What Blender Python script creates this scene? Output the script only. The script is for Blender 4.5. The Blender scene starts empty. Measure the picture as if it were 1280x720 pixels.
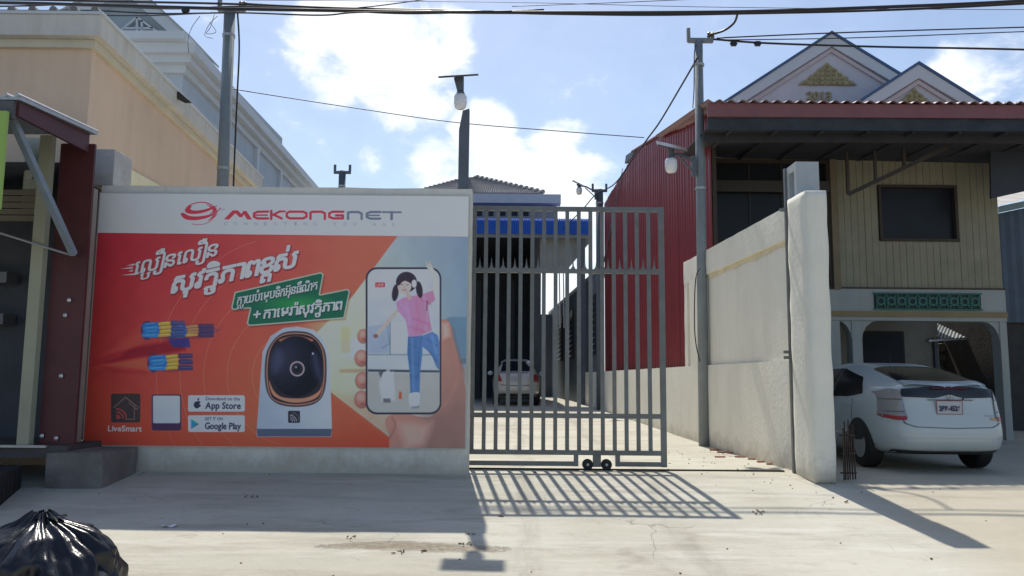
import bpy, bmesh, math, random
import numpy as np
from mathutils import Vector, Matrix, noise as mnoise
R = math.radians
random.seed(7)
S = bpy.context.scene
COL = S.collection

# ------------------------------------------------------------------ camera
FPX = 1000.0                       # focal length in pixels of a 1280 wide frame
EYE = Vector((0, 0, 1.18))
PITCH, ROLL = math.atan(0.1145), 0.0088
r0, u0, f0 = Vector((1, 0, 0)), Vector((0, -math.sin(PITCH), math.cos(PITCH))), Vector((0, math.cos(PITCH), math.sin(PITCH)))
CR = r0 * math.cos(ROLL) + u0 * math.sin(ROLL)
CU = u0 * math.cos(ROLL) - r0 * math.sin(ROLL)
cam = bpy.data.cameras.new('camera')
cam.sensor_width = 36; cam.lens = 36 * FPX / 1280; cam.clip_end = 2000; cam.clip_start = 0.05
camo = bpy.data.objects.new('camera', cam); COL.objects.link(camo)
camo.matrix_world = Matrix(((CR.x, CU.x, -f0.x, EYE.x), (CR.y, CU.y, -f0.y, EYE.y), (CR.z, CU.z, -f0.z, EYE.z), (0, 0, 0, 1)))
S.camera = camo

def ray(px, py):
    return f0 + CR * ((px - 640) / FPX) + CU * ((360 - py) / FPX)
def at(px, py, Y):                 # the point at depth Y seen at a pixel of the photograph
    d = ray(px, py); return EYE + d * (Y / d.y)
def atz(px, py, z):
    d = ray(px, py); return EYE + d * ((z - EYE.z) / d.z)

# ------------------------------------------------------------------ world, sun, exposure
SUN_EL, SUN_AZ = R(57), R(-7)      # azimuth from +Y towards +X
w = bpy.data.worlds.new('World'); S.world = w; w.use_nodes = True
nt = w.node_tree; nt.nodes.clear(); L = nt.links.new
def N(t, **k):
    n = nt.nodes.new(t)
    for a, v in k.items(): setattr(n, a, v)
    return n
sky = N('ShaderNodeTexSky', sky_type='NISHITA', sun_disc=False, sun_elevation=SUN_EL, sun_rotation=SUN_AZ,
        air_density=1.0, dust_density=1.0, ozone_density=1.6)
bg = N('ShaderNodeBackground'); bg.inputs[1].default_value = 0.14
out = N('ShaderNodeOutputWorld'); tc = N('ShaderNodeTexCoord')
def blobs(lst):                    # soft lobes around sky directions where the clouds stand
    acc = None
    for px, py, rad, wt in lst:
        d = ray(px, py).normalized()
        dt = N('ShaderNodeVectorMath', operation='DOT_PRODUCT'); L(tc.outputs['Generated'], dt.inputs[0]); dt.inputs[1].default_value = d
        mr = N('ShaderNodeMapRange', interpolation_type='SMOOTHSTEP'); L(dt.outputs['Value'], mr.inputs[0])
        mr.inputs[1].default_value = math.cos(rad / FPX * 1.0); mr.inputs[2].default_value = 1.0
        mr.inputs[3].default_value = 0; mr.inputs[4].default_value = wt
        if acc is None: acc = mr.outputs[0]
        else:
            m = N('ShaderNodeMath', operation='MAXIMUM'); L(acc, m.inputs[0]); L(mr.outputs[0], m.inputs[1]); acc = m.outputs[0]
    return acc
bl = blobs([(410, 45, 75, .55), (470, 60, 100, .62), (520, 90, 80, .62), (545, 45, 60, .5), (420, 100, 55, .52), (480, 112, 50, .5), (605, 165, 55, .62), (618, 205, 60, .62), (560, 215, 60, .45), (580, 250, 80, .5),
            (650, 240, 85, .62), (700, 205, 70, .6), (735, 215, 60, .56), (710, 270, 90, .62), (462, 200, 26, .42), (1215, 90, 60, .42), (1245, 75, 50, .40), (1190, 70, 35, .3), (800, 300, 110, .5), (700, 360, 150, .62), (640, 420, 260, .5), (390, 200, 60, .2),
            (-300, 150, 300, .45), (1700, 100, 350, .4)])
ns = N('ShaderNodeTexNoise'); ns.inputs['Scale'].default_value = 11; ns.inputs['Detail'].default_value = 9; ns.inputs['Roughness'].default_value = .60; ns.inputs['Distortion'].default_value = .35
mp = N('ShaderNodeMapping'); mp.inputs['Scale'].default_value = (1, 1, 1.5); L(tc.outputs['Generated'], mp.inputs[0]); L(mp.outputs[0], ns.inputs['Vector'])
ns2 = N('ShaderNodeTexNoise'); ns2.inputs['Scale'].default_value = 2.3; ns2.inputs['Detail'].default_value = 3; L(tc.outputs['Generated'], ns2.inputs['Vector'])
amp_ = N('ShaderNodeMath', operation='MULTIPLY_ADD'); L(ns.outputs[0], amp_.inputs[0]); amp_.inputs[1].default_value = 1.7; amp_.inputs[2].default_value = -.38
ad = N('ShaderNodeMath', operation='ADD'); L(amp_.outputs[0], ad.inputs[0]); L(bl, ad.inputs[1])
ad2 = N('ShaderNodeMath', operation='MULTIPLY_ADD'); L(ns2.outputs[0], ad2.inputs[0]); ad2.inputs[1].default_value = .35; L(ad.outputs[0], ad2.inputs[2])
cm = N('ShaderNodeMapRange', interpolation_type='SMOOTHSTEP'); L(ad2.outputs[0], cm.inputs[0]); cm.inputs[1].default_value = .86; cm.inputs[2].default_value = 1.22; cm.inputs[4].default_value = .92
veil = N('ShaderNodeMapRange'); L(ad2.outputs[0], veil.inputs[0]); veil.inputs[1].default_value = .45; veil.inputs[2].default_value = 1.0; veil.inputs[3].default_value = .12; veil.inputs[4].default_value = .34
mx0 = N('ShaderNodeMix', data_type='RGBA'); L(veil.outputs[0], mx0.inputs[0]); L(sky.outputs[0], mx0.inputs[6])
thin = N('ShaderNodeHueSaturation'); thin.inputs['Saturation'].default_value = .80; thin.inputs['Value'].default_value = 1.25; L(sky.outputs[0], thin.inputs['Color']); L(thin.outputs[0], mx0.inputs[7])
mx = N('ShaderNodeMix', data_type='RGBA'); L(cm.outputs[0], mx.inputs[0]); L(mx0.outputs[2], mx.inputs[6]); mx.inputs[7].default_value = (8.2, 8.5, 8.8, 1)
L(mx.outputs[2], bg.inputs[0]); L(bg.outputs[0], out.inputs[0])
sun = bpy.data.lights.new('sun', 'SUN'); sun.energy = 4.7; sun.angle = R(.6); sun.color = (1, .95, .86)
so = bpy.data.objects.new('sun', sun); COL.objects.link(so)
sd = Vector((math.sin(SUN_AZ) * math.cos(SUN_EL), math.cos(SUN_AZ) * math.cos(SUN_EL), math.sin(SUN_EL)))
so.rotation_euler = sd.to_track_quat('Z', 'Y').to_euler(); so.location = (0, 0, 40)
S.view_settings.view_transform = 'Standard'; S.view_settings.look = 'None'; S.view_settings.exposure = -0.05; S.view_settings.gamma = 1

# ------------------------------------------------------------------ materials
MATS = {}
def lin(c):
    return tuple(((v + .055) / 1.055) ** 2.4 if v > .04045 else v / 12.92 for v in c)
def M(name, col=(.5, .5, .5), rough=.75,  var=.12, scale=2.0, bump=.0, bscale=40, metal=0.0, dirt=None, dirt_amt=0.0, dirt_scale=1.5, streak=False, spec=.4, coat=0, emit=None, splash=0):
    if name in MATS: return MATS[name]
    m = bpy.data.materials.new(name); m.use_nodes = True; t = m.node_tree; ln = t.links.new
    b = t.nodes['Principled BSDF']
    b.inputs['Roughness'].default_value = rough; b.inputs['Metallic'].default_value = metal
    b.inputs['Specular IOR Level'].default_value = spec; b.inputs['Coat Weight'].default_value = coat
    g = t.nodes.new('ShaderNodeNewGeometry')
    n1 = t.nodes.new('ShaderNodeTexNoise'); n1.inputs['Scale'].default_value = scale; n1.inputs['Detail'].default_value = 8; n1.inputs['Roughness'].default_value = .65
    ln(g.outputs['Position'], n1.inputs['Vector'])
    mr = t.nodes.new('ShaderNodeMapRange'); ln(n1.outputs[0], mr.inputs[0]); mr.inputs[1].default_value = .3; mr.inputs[2].default_value = .7
    mr.inputs[3].default_value = 1 - var; mr.inputs[4].default_value = 1 + var
    hsv = t.nodes.new('ShaderNodeHueSaturation'); hsv.inputs['Color'].default_value = (*col, 1); ln(mr.outputs[0], hsv.inputs['Value'])
    c = hsv.outputs[0]
    if dirt:
        mp = t.nodes.new('ShaderNodeMapping'); ln(g.outputs['Position'], mp.inputs[0])
        mp.inputs['Scale'].default_value = (3, 3, .35) if streak else (1, 1, 1)
        n2 = t.nodes.new('ShaderNodeTexNoise'); n2.inputs['Scale'].default_value = dirt_scale; n2.inputs['Detail'].default_value = 10; n2.inputs['Roughness'].default_value = .7
        ln(mp.outputs[0], n2.inputs['Vector'])
        m2 = t.nodes.new('ShaderNodeMapRange'); ln(n2.outputs[0], m2.inputs[0]); m2.inputs[1].default_value = .47; m2.inputs[2].default_value = .72; m2.inputs[4].default_value = dirt_amt
        mix = t.nodes.new('ShaderNodeMix'); mix.data_type = 'RGBA'; ln(m2.outputs[0], mix.inputs[0]); ln(c, mix.inputs[6]); mix.inputs[7].default_value = (*dirt, 1); c = mix.outputs[2]
    if splash:                                           # mud thrown up against the foot of the wall
        sx_ = t.nodes.new('ShaderNodeSeparateXYZ'); ln(g.outputs['Position'], sx_.inputs[0])
        n4 = t.nodes.new('ShaderNodeTexNoise'); n4.inputs['Scale'].default_value = 3.2; n4.inputs['Detail'].default_value = 9; n4.inputs['Roughness'].default_value = .75; ln(g.outputs['Position'], n4.inputs['Vector'])
        ma = t.nodes.new('ShaderNodeMath'); ma.operation = 'MULTIPLY_ADD'; ln(n4.outputs[0], ma.inputs[0]); ma.inputs[1].default_value = -.9; ln(sx_.outputs[2], ma.inputs[2])
        m5 = t.nodes.new('ShaderNodeMapRange'); ln(ma.outputs[0], m5.inputs[0]); m5.inputs[1].default_value = -.42; m5.inputs[2].default_value = -.16; m5.inputs[3].default_value = splash; m5.inputs[4].default_value = 0
        mx5 = t.nodes.new('ShaderNodeMix'); mx5.data_type = 'RGBA'; ln(m5.outputs[0], mx5.inputs[0]); ln(c, mx5.inputs[6]); mx5.inputs[7].default_value = (.36, .31, .23, 1); c = mx5.outputs[2]
    ln(c, b.inputs['Base Color'])
    if bump:
        n3 = t.nodes.new('ShaderNodeTexNoise'); n3.inputs['Scale'].default_value = bscale; n3.inputs['Detail'].default_value = 6; ln(g.outputs['Position'], n3.inputs['Vector'])
        bp = t.nodes.new('ShaderNodeBump'); bp.inputs['Strength'].default_value = min(1, bump); bp.inputs['Distance'].default_value = .02
        ln(n3.outputs[0], bp.inputs['Height']); ln(bp.outputs[0], b.inputs['Normal'])
    if emit: b.inputs['Emission Color'].default_value = (*emit, 1); b.inputs['Emission Strength'].default_value = 1
    MATS[name] = m; return m

plaster = M('white_plaster', (.72, .70, .64), .9, .05, 1.2, .55, 14, dirt=(.47, .43, .35), dirt_amt=.40, dirt_scale=.9, streak=True, splash=.5)
plaster2 = M('white_plaster_rough', (.79, .77, .68), .9, .04, 2, .32, 16, dirt=(.52, .48, .40), dirt_amt=.26, dirt_scale=.9, streak=True, splash=.5)
steel = M('grey_painted_steel', (.175, .185, .185), .45, .12, 6, .1, 60, .3, dirt=(.12, .08, .05), dirt_amt=.35, dirt_scale=5)
polem = M('grey_pole', (.22, .25, .27), .7, .12, 3, .15, 30, dirt=(.12, .12, .12), dirt_amt=.4, streak=True)
dpole = M('dark_pole', (.10, .12, .15), .6, .12, 3, .1, 30)
peach = M('peach_paint', (.72, .54, .40), .85, .05, 1.0, .15, 30, dirt=(.5, .36, .25), dirt_amt=.3, dirt_scale=.8, streak=True)
cream = M('cream_paint', (.78, .68, .45), .85, .06, 1.0, .15, 30, dirt=(.45, .38, .27), dirt_amt=.3, streak=True)
ltyel = M('pale_yellow_render', (.80, .74, .52), .85, .06, 2)
greyc = M('grey_concrete', (.42, .42, .42), .9, .15, 3, .4, 25, dirt=(.2, .18, .15), dirt_amt=.5, dirt_scale=2.5)
dconc = M('dark_concrete', (.055, .052, .05), .9, .2, 4, .5, 25)
redm = M('maroon_cladding', (.20, .028, .036), .42, .10, 1.0, .06, 20, .0, dirt=(.22, .03, .03), dirt_amt=.5, dirt_scale=1.2, streak=True)
maroon = M('maroon_paint', (.085, .022, .027), .5, .2, 2, .1, 25, dirt=(.09, .03, .03), dirt_amt=.5)
whiteb = M('white_render', (.46, .52, .58), .85, .05, .6, dirt=(.42, .43, .42), dirt_amt=.4, streak=True)
palew = M('pale_trim', (.58, .62, .66), .8, .05, 1)
pink = M('pinkish_gable', (.56, .55, .60), .85, .06, .8, dirt=(.45, .40, .38), dirt_amt=.3, streak=True)
gold = M('ochre_relief', (.38, .33, .19), .7, .25, 5, .3, 20)
bluer = M('blue_roof_edge', (.06, .12, .24), .45, .1, 2)
blues = M('blue_sheet', (.03, .12, .50), .4, .15, 2)
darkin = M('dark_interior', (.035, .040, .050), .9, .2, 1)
tile = M('roof_tile', (.27, .26, .265), .7, .2, 3)
greyw = M('blue_grey_sheet', (.15, .18, .21), .6, .15, 1.2, dirt=(.1, .1, .1), dirt_amt=.4)
beige = M('beige_board', (.27, .25, .18), .8, .12, 2.5, .1, 30, dirt=(.3, .24, .15), dirt_amt=.4, streak=True)
wood = M('brown_wood', (.055, .042, .034), .7, .2, 4)
glass = M('dark_glass', (.012, .014, .018), .12, .05, 1, spec=.5)
wglass = M('dim_window_glass', (.014, .016, .022), .35, .2, 2, spec=.25)
house_w = M('house_white', (.36, .38, .36), .85, .08, 1.5, dirt=(.3, .28, .24), dirt_amt=.4, streak=True)
yell = M('yellow_trim', (.27, .20, .10), .7, .1, 2)
green = M('green_block', (.05, .15, .115), .6, .15, 5)
black = M('black_rubber', (.015, .015, .016), .6, .1, 10)
cablem = M('black_cable', (.022, .022, .025), .5, .1, 10)
lampw = M('frosted_glass', (.75, .76, .78), .2, .03, 4, spec=.6)
panelm = M('solar_panel', (.06, .065, .08), .3, .1, 6)
galv = M('galvanised_steel', (.42, .43, .44), .4, .1, 8, metal=.6)
limeg = M('lime_sign', (.30, .46, .10), .5, .05, 2)
rust = M('rusty_iron', (.05, .035, .028), .85, .3, 10, .3, 40)
stone = M('dark_stone', (.14, .125, .11), .9, .3, 5, .5, 15)
carw = M('white_car_paint', (.46, .52, .54), .28, .02, 1, coat=.6, dirt=(.5, .46, .4), dirt_amt=.12)
cars = M('silver_car_paint', (.52, .51, .47), .3, .03, 1, metal=.15, coat=.5, dirt=(.45, .4, .3), dirt_amt=.2)
plastic = M('black_plastic', (.03, .03, .032), .5, .1, 10)
redl = M('red_lens', (.32, .02, .02), .15, .08, 10, coat=.5)
clearl = M('clear_lens', (.30, .29, .30), .15, .1, 18, coat=.5, metal=.3)
chrome = M('chrome', (.6, .6, .6), .15, .05, 5, metal=1)
plate_m = M('plate_white', (.42, .44, .47), .4, .02, 4)
ink = M('dark_ink', (.03, .035, .10), .5, .05, 4)
bagm = M('black_plastic_film', (.010, .011, .016), .26, .1, 8, .5, 9, spec=.5)
paper = M('white_paper', (.8, .8, .78), .8, .03, 5)
brickm = M('red_brick', (.34, .15, .09), .9, .2, 8, .3, 40)
twig = M('dry_debris', (.14, .09, .05), .9, .3, 10)

def ground_mat():
    m = bpy.data.materials.new('worn_concrete'); m.use_nodes = True; t = m.node_tree; ln = t.links.new; b = t.nodes['Principled BSDF']
    b.inputs['Roughness'].default_value = .92; b.inputs['Specular IOR Level'].default_value = .2
    g = t.nodes.new('ShaderNodeNewGeometry'); P = g.outputs['Position']
    def nz(sc, det, rg, scale3=(1, 1, 1), dist=0):
        mp = t.nodes.new('ShaderNodeMapping'); ln(P, mp.inputs[0]); mp.inputs['Scale'].default_value = scale3
        n = t.nodes.new('ShaderNodeTexNoise'); n.inputs['Scale'].default_value = sc; n.inputs['Detail'].default_value = det; n.inputs['Roughness'].default_value = rg; n.inputs['Distortion'].default_value = dist
        ln(mp.outputs[0], n.inputs['Vector']); return n.outputs[0]
    def mr(s, a, b_, c, d):
        n = t.nodes.new('ShaderNodeMapRange'); n.interpolation_type = 'SMOOTHSTEP'; ln(s, n.inputs[0])
        for i, v in enumerate((a, b_, c, d)): n.inputs[i + 1].default_value = v
        return n.outputs[0]
    def mix(f, a, b_, mode='MIX'):
        n = t.nodes.new('ShaderNodeMix'); n.data_type = 'RGBA'; n.blend_type = mode
        if hasattr(f, 'is_linked'): ln(f, n.inputs[0])
        else: n.inputs[0].default_value = f
        for s, v in ((6, a), (7, b_)):
            if isinstance(v, tuple): n.inputs[s].default_value = (*v, 1)
            else: ln(v, n.inputs[s])
        return n.outputs[2]
    def math_(op, a, b_):
        n = t.nodes.new('ShaderNodeMath'); n.operation = op
        for i, v in enumerate((a, b_)):
            if hasattr(v, 'is_linked'): ln(v, n.inputs[i])
            else: n.inputs[i].default_value = v
        return n.outputs[0]
    c = mix(mr(nz(.45, 6, .6), .35, .65, 0, 1), (.45, .43, .35), (.55, .53, .44))
    c = mix(mr(nz(1.6, 10, .75, (.25, 1.3, 1)), .46, .68, 0, .85), c, (.35, .315, .25))          # long brushed streaks
    c = mix(mr(nz(3.5, 10, .8, (.6, 1, 1), .6), .55, .74, 0, .85), c, (.30, .245, .175))
    c = mix(mr(nz(2.2, 9, .7, (.22, 1.6, 1), .4), .50, .68, 0, .7), c, (.62, .60, .53))
    c = mix(mr(nz(14, 6, .8), .52, .75, 0, .35), c, (.27, .24, .20))
    c = mix(mr(nz(90, 3, .7), .35, .7, 0, .25), c, (.60, .58, .52))
    sp = t.nodes.new('ShaderNodeSeparateXYZ'); ln(P, sp.inputs[0]); X, Y = sp.outputs[0], sp.outputs[1]
    # fine cracks
    v = t.nodes.new('ShaderNodeTexVoronoi'); v.feature = 'DISTANCE_TO_EDGE'; v.inputs['Scale'].default_value = .55
    nv = t.nodes.new('ShaderNodeTexNoise'); nv.inputs['Scale'].default_value = 2.5; nv.inputs['Detail'].default_value = 6; ln(P, nv.inputs['Vector'])
    va = t.nodes.new('ShaderNodeVectorMath'); va.operation = 'MULTIPLY_ADD'; ln(nv.outputs['Color'], va.inputs[0]); va.inputs[1].default_value = (.5, .5, .5); ln(P, va.inputs[2])
    ln(va.outputs[0], v.inputs['Vector'])
    ck = math_('MULTIPLY', mr(v.outputs[0], 0, .006, 1, 0), mr(nz(.7, 3, .5), .5, .62, 0, .6))
    c = mix(ck, c, (.12, .10, .08))
    # sandy dust on the right-hand yard
    sx = math_('ADD', X, math_('MULTIPLY', nz(.9, 6, .6), 1.6))
    c = mix(mr(sx, 4.3, 5.3, 0, .85), c, mix(mr(nz(1.2, 8, .7), .3, .7, 0, 1), (.52, .47, .37), (.45, .40, .31)))
    # broken scar in the slab in front of the wall
    p = atz(515, 679, -.27)
    dx = math_('DIVIDE', math_('SUBTRACT', X, p.x), .85); dy = math_('DIVIDE', math_('SUBTRACT', Y, math_('ADD', p.y - .13, math_('MULTIPLY', nz(1.6, 3, .5), .3))), .13)
    rr = math_('ADD', math_('MULTIPLY', dx, dx), math_('MULTIPLY', dy, dy))
    rr = math_('ADD', rr, math_('MULTIPLY', math_('SUBTRACT', nz(9, 8, .8), .5), 2.0))
    scar = mr(rr, .35, 1.1, 1, 0)
    c = mix(math_('MULTIPLY', scar, mr(nz(18, 5, .7), .3, .6, .45, .95)), c, (.235, .195, .145))
    rim = math_('MULTIPLY', mr(rr, .75, .95, 0, 1), mr(rr, .95, 1.12, 1, 0))
    c = mix(math_('MULTIPLY', rim, .55), c, (.13, .10, .07))
    c = mix(mr(nz(.8, 5, .55, (1, 1, 1), .8), .62, .72, 0, .42), c, (.27, .235, .185))
    tyre = math_('ABSOLUTE', math_('SUBTRACT', math_('ABSOLUTE', math_('SUBTRACT', math_('ADD', X, math_('MULTIPLY', nz(.35, 2, .4), .8)), 1.3), 0), .74), 0)
    c = mix(math_('MULTIPLY', mr(tyre, .05, .16, .30, 0), mr(nz(5, 6, .7, (1, .2, 1)), .35, .6, 0, 1)), c, (.22, .20, .17))
    # beyond the paved plots the land is earth and scrub
    far = math_('MAXIMUM', mr(math_('ABSOLUTE', X, 0), 12, 15, 0, 1), math_('MAXIMUM', mr(Y, 46, 60, 0, 1), mr(Y, 3.0, 1.6, 0, 1)))
    c = mix(far, c, mix(mr(nz(.12, 6, .6), .4, .6, 0, 1), (.40, .36, .29), (.30, .28, .22)))
    ln(c, b.inputs['Base Color'])
    bp = t.nodes.new('ShaderNodeBump'); bp.inputs['Strength'].default_value = .5; bp.inputs['Distance'].default_value = .02
    h = math_('ADD', math_('ADD', nz(7, 8, .7), math_('MULTIPLY', nz(60, 4, .7), .25)), math_('MULTIPLY', scar, -.8))
    ln(h, bp.inputs['Height']); ln(bp.outputs[0], b.inputs['Normal'])
    return m
gmat = ground_mat()

# ------------------------------------------------------------------ mesh helpers
def new_obj(name, me, mat=None, parent=None):
    o = bpy.data.objects.new(name, me); COL.objects.link(o)
    if mat is not None and not me.materials: me.materials.append(mat)
    if parent is not None: o.parent = parent
    return o
def tag(o, label=None, cat=None, group=None, kind=None):
    if label: o['label'] = label
    if cat: o['category'] = cat
    if group: o['group'] = group
    if kind: o['kind'] = kind
    return o
def empty(name, loc, label, cat, group=None):
    o = bpy.data.objects.new(name, None); COL.objects.link(o); o.location = loc; o.empty_display_size = .2
    return tag(o, label, cat, group)
class MB:
    def __init__(s): s.v = []; s.f = []
    def add(s, vs, fs):
        b = len(s.v); s.v += [tuple(v) for v in vs]; s.f += [tuple(b + i for i in f) for f in fs]; return s
    def box(s, x0, x1, y0, y1, z0, z1, ax=None):
        vs = [(x, y, z) for z in (z0, z1) for x, y in ((x0, y0), (x1, y0), (x1, y1), (x0, y1))]
        return s.add(vs, [(0, 3, 2, 1), (4, 5, 6, 7), (0, 1, 5, 4), (1, 2, 6, 5), (2, 3, 7, 6), (3, 0, 4, 7)])
    def obox(s, a, b, wdt, hgt, up=Vector((0, 0, 1))):   # bar from a to b
        a, b = Vector(a), Vector(b); d = (b - a).normalized(); sx = d.cross(up)
        if sx.length < 1e-4: sx = Vector((1, 0, 0))
        sx.normalize(); uu = sx.cross(d).normalized()
        vs = [p + sx * (i * wdt / 2) + uu * (j * hgt / 2) for p in (a, b) for i, j in ((-1, -1), (1, -1), (1, 1), (-1, 1))]
        return s.add(vs, [(0, 1, 2, 3), (7, 6, 5, 4), (0, 4, 5, 1), (1, 5, 6, 2), (2, 6, 7, 3), (3, 7, 4, 0)])
    def tube(s, pts, rad, n=6, caps=True):
        pts = [Vector(p) for p in pts]; rings = []
        rr = rad if hasattr(rad, '__len__') else [rad] * len(pts)
        b = len(s.v)
        ref = Vector((0, 0, 1))
        for i, p in enumerate(pts):
            d = (pts[min(i + 1, len(pts) - 1)] - pts[max(i - 1, 0)]).normalized()
            rf = ref if abs(d.dot(ref)) < .95 else Vector((0, 1, 0))
            sx = d.cross(rf).normalized(); uu = sx.cross(d)
            for k in range(n):
                a = 2 * math.pi * k / n; s.v.append(tuple(p + (sx * math.cos(a) + uu * math.sin(a)) * rr[i]))
        for i in range(len(pts) - 1):
            for k in range(n):
                s.f.append((b + i * n + k, b + i * n + (k + 1) % n, b + (i + 1) * n + (k + 1) % n, b + (i + 1) * n + k))
        if caps:
            s.f.append(tuple(b + k for k in range(n))[::-1]); s.f.append(tuple(b + (len(pts) - 1) * n + k for k in range(n)))
        return s
    def lathe(s, prof, c, n=16, axis='z'):
        b = len(s.v)
        for r_, h in prof:
            for k in range(n):
                a = 2 * math.pi * k / n; q = (r_ * math.cos(a), r_ * math.sin(a), h)
                if axis == 'y': q = (q[0], q[2], q[1])
                if axis == 'x': q = (q[2], q[0], q[1])
                s.v.append((q[0] + c[0], q[1] + c[1], q[2] + c[2]))
        for i in range(len(prof) - 1):
            for k in range(n): s.f.append((b + i * n + k, b + i * n + (k + 1) % n, b + (i + 1) * n + (k + 1) % n, b + (i + 1) * n + k))
        s.f.append(tuple(b + k for k in range(n))[::-1]); s.f.append(tuple(b + (len(prof) - 1) * n + k for k in range(n)))
        return s
    def prism(s, poly, vec):                             # polygon (3D points) pushed along vec
        n = len(poly); vec = Vector(vec); vs = [Vector(p) for p in poly]; vs += [p + vec for p in vs]
        return s.add(vs, [tuple(range(n))[::-1], tuple(range(n, 2 * n))] + [(i, (i + 1) % n, n + (i + 1) % n, n + i) for i in range(n)])
    def grid(s, fn, nu, nv):
        b = len(s.v)
        for j in range(nv + 1):
            for i in range(nu + 1): s.v.append(tuple(fn(i / nu, j / nv)))
        for j in range(nv):
            for i in range(nu):
                a = b + j * (nu + 1) + i; s.f.append((a, a + 1, a + nu + 2, a + nu + 1))
        return s
    def mesh(s, name, smooth=False):
        me = bpy.data.meshes.new(name); me.from_pydata(s.v, [], s.f)
        bm = bmesh.new(); bm.from_mesh(me); bmesh.ops.recalc_face_normals(bm, faces=bm.faces)
        bm.to_mesh(me); bm.free()
        if smooth: me.polygons.foreach_set('use_smooth', [True] * len(me.polygons))
        me.update(); return me
    def build(s, name, mat, parent=None, smooth=False, bevel=0, seg=2, off=None):
        me = s.mesh(name, smooth)
        if off is not None: me.transform(Matrix.Translation(-Vector(off)))
        if bevel:
            bm = bmesh.new(); bm.from_mesh(me)
            bmesh.ops.remove_doubles(bm, verts=bm.verts, dist=1e-5)
            bmesh.ops.bevel(bm, geom=[e for e in bm.edges if e.is_manifold and e.calc_face_angle(0) > .5], offset=bevel, segments=seg, affect='EDGES', profile=.6)
            bm.to_mesh(me); bm.free()
        o = new_obj(name, me, mat, parent)
        return o
def part(mb, name, mat, root, **k):                      # a part given in world coordinates under a root that may stand anywhere
    off = root.location if root is not None and root.parent is None else (root.parent.location if root is not None else None)
    o = mb.build(name, mat, root, off=off, **k)
    return o
UNIT = MB().box(-.5, .5, -.5, .5, -.5, .5).mesh('unit_box')
UM = {}
def ubox(name, mat, root, c, dims, rot=0):               # a small piece sharing one box mesh per material
    if mat.name not in UM:
        m = UNIT.copy(); m.materials.append(mat); UM[mat.name] = m
    o = bpy.data.objects.new(name, UM[mat.name]); COL.objects.link(o)
    o.parent = root; base = root.location if root.parent is None else root.parent.location
    o.location = Vector(c) - Vector(base); o.scale = dims; o.rotation_euler.z = rot
    return o
def rough_box(x0, x1, y0, y1, z0, z1, step=.12, amp=.012, rnd=.03, seed=0, skew=None):
    """a plastered block: subdivided box with rounded arrises and uneven faces"""
    mb = MB(); nx, ny, nz = [max(1, int((b - a) / step)) for a, b in ((x0, x1), (y0, y1), (z0, z1))]
    bm = bmesh.new()
    def face(fn, nu, nv):
        g = [[bm.verts.new(fn(i / nu, j / nv)) for i in range(nu + 1)] for j in range(nv + 1)]
        for j in range(nv):
            for i in range(nu): bm.faces.new((g[j][i], g[j][i + 1], g[j + 1][i + 1], g[j + 1][i]))
    l = lambda a, b, t: a + (b - a) * t
    face(lambda u, v: (l(x0, x1, u), y0, l(z0, z1, v)), nx, nz); face(lambda u, v: (l(x0, x1, u), y1, l(z0, z1, v)), nx, nz)
    face(lambda u, v: (x0, l(y0, y1, u), l(z0, z1, v)), ny, nz); face(lambda u, v: (x1, l(y0, y1, u), l(z0, z1, v)), ny, nz)
    face(lambda u, v: (l(x0, x1, u), l(y0, y1, v), z1), nx, ny); face(lambda u, v: (l(x0, x1, u), l(y0, y1, v), z0), nx, ny)
    bmesh.ops.remove_doubles(bm, verts=bm.verts, dist=1e-4)
    bmesh.ops.recalc_face_normals(bm, faces=bm.faces)
    for v in bm.verts:
        p = v.co; k = [(p.x in (x0, x1)) or abs(p.x - x0) < 1e-4 or abs(p.x - x1) < 1e-4, abs(p.y - y0) < 1e-4 or abs(p.y - y1) < 1e-4, abs(p.z - z0) < 1e-4 or abs(p.z - z1) < 1e-4]
        if sum(k) >= 2:
            q = Vector((x0 if p.x < (x0 + x1) / 2 else x1, y0 if p.y < (y0 + y1) / 2 else y1, z0 if p.z < (z0 + z1) / 2 else z1))
            for i, flag in enumerate(k):
                if flag:
                    s = 1 if (p[i] < ((x0 + x1) / 2, (y0 + y1) / 2, (z0 + z1) / 2)[i]) else -1
                    v.co[i] += s * rnd * (.5 + .3 * mnoise.noise(p * 3 + Vector((seed, 0, 0))))
        v.co += Vector([mnoise.noise(p * 2.2 + Vector((seed + 9 * i, 3, 1))) * amp for i in range(3)])
        if skew: v.co = skew(v.co)
    for f in bm.faces: f.smooth = True
    return bm
def bm_obj(bm, name, mat, parent=None, off=None, sharp=True):
    if sharp:
        for e in bm.edges:
            if e.is_manifold and e.calc_face_angle(0) > .6: e.smooth = False
    me = bpy.data.meshes.new(name); bm.to_mesh(me); bm.free()
    if off is not None: me.transform(Matrix.Translation(-Vector(off)))
    return new_obj(name, me, mat, parent)

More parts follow.
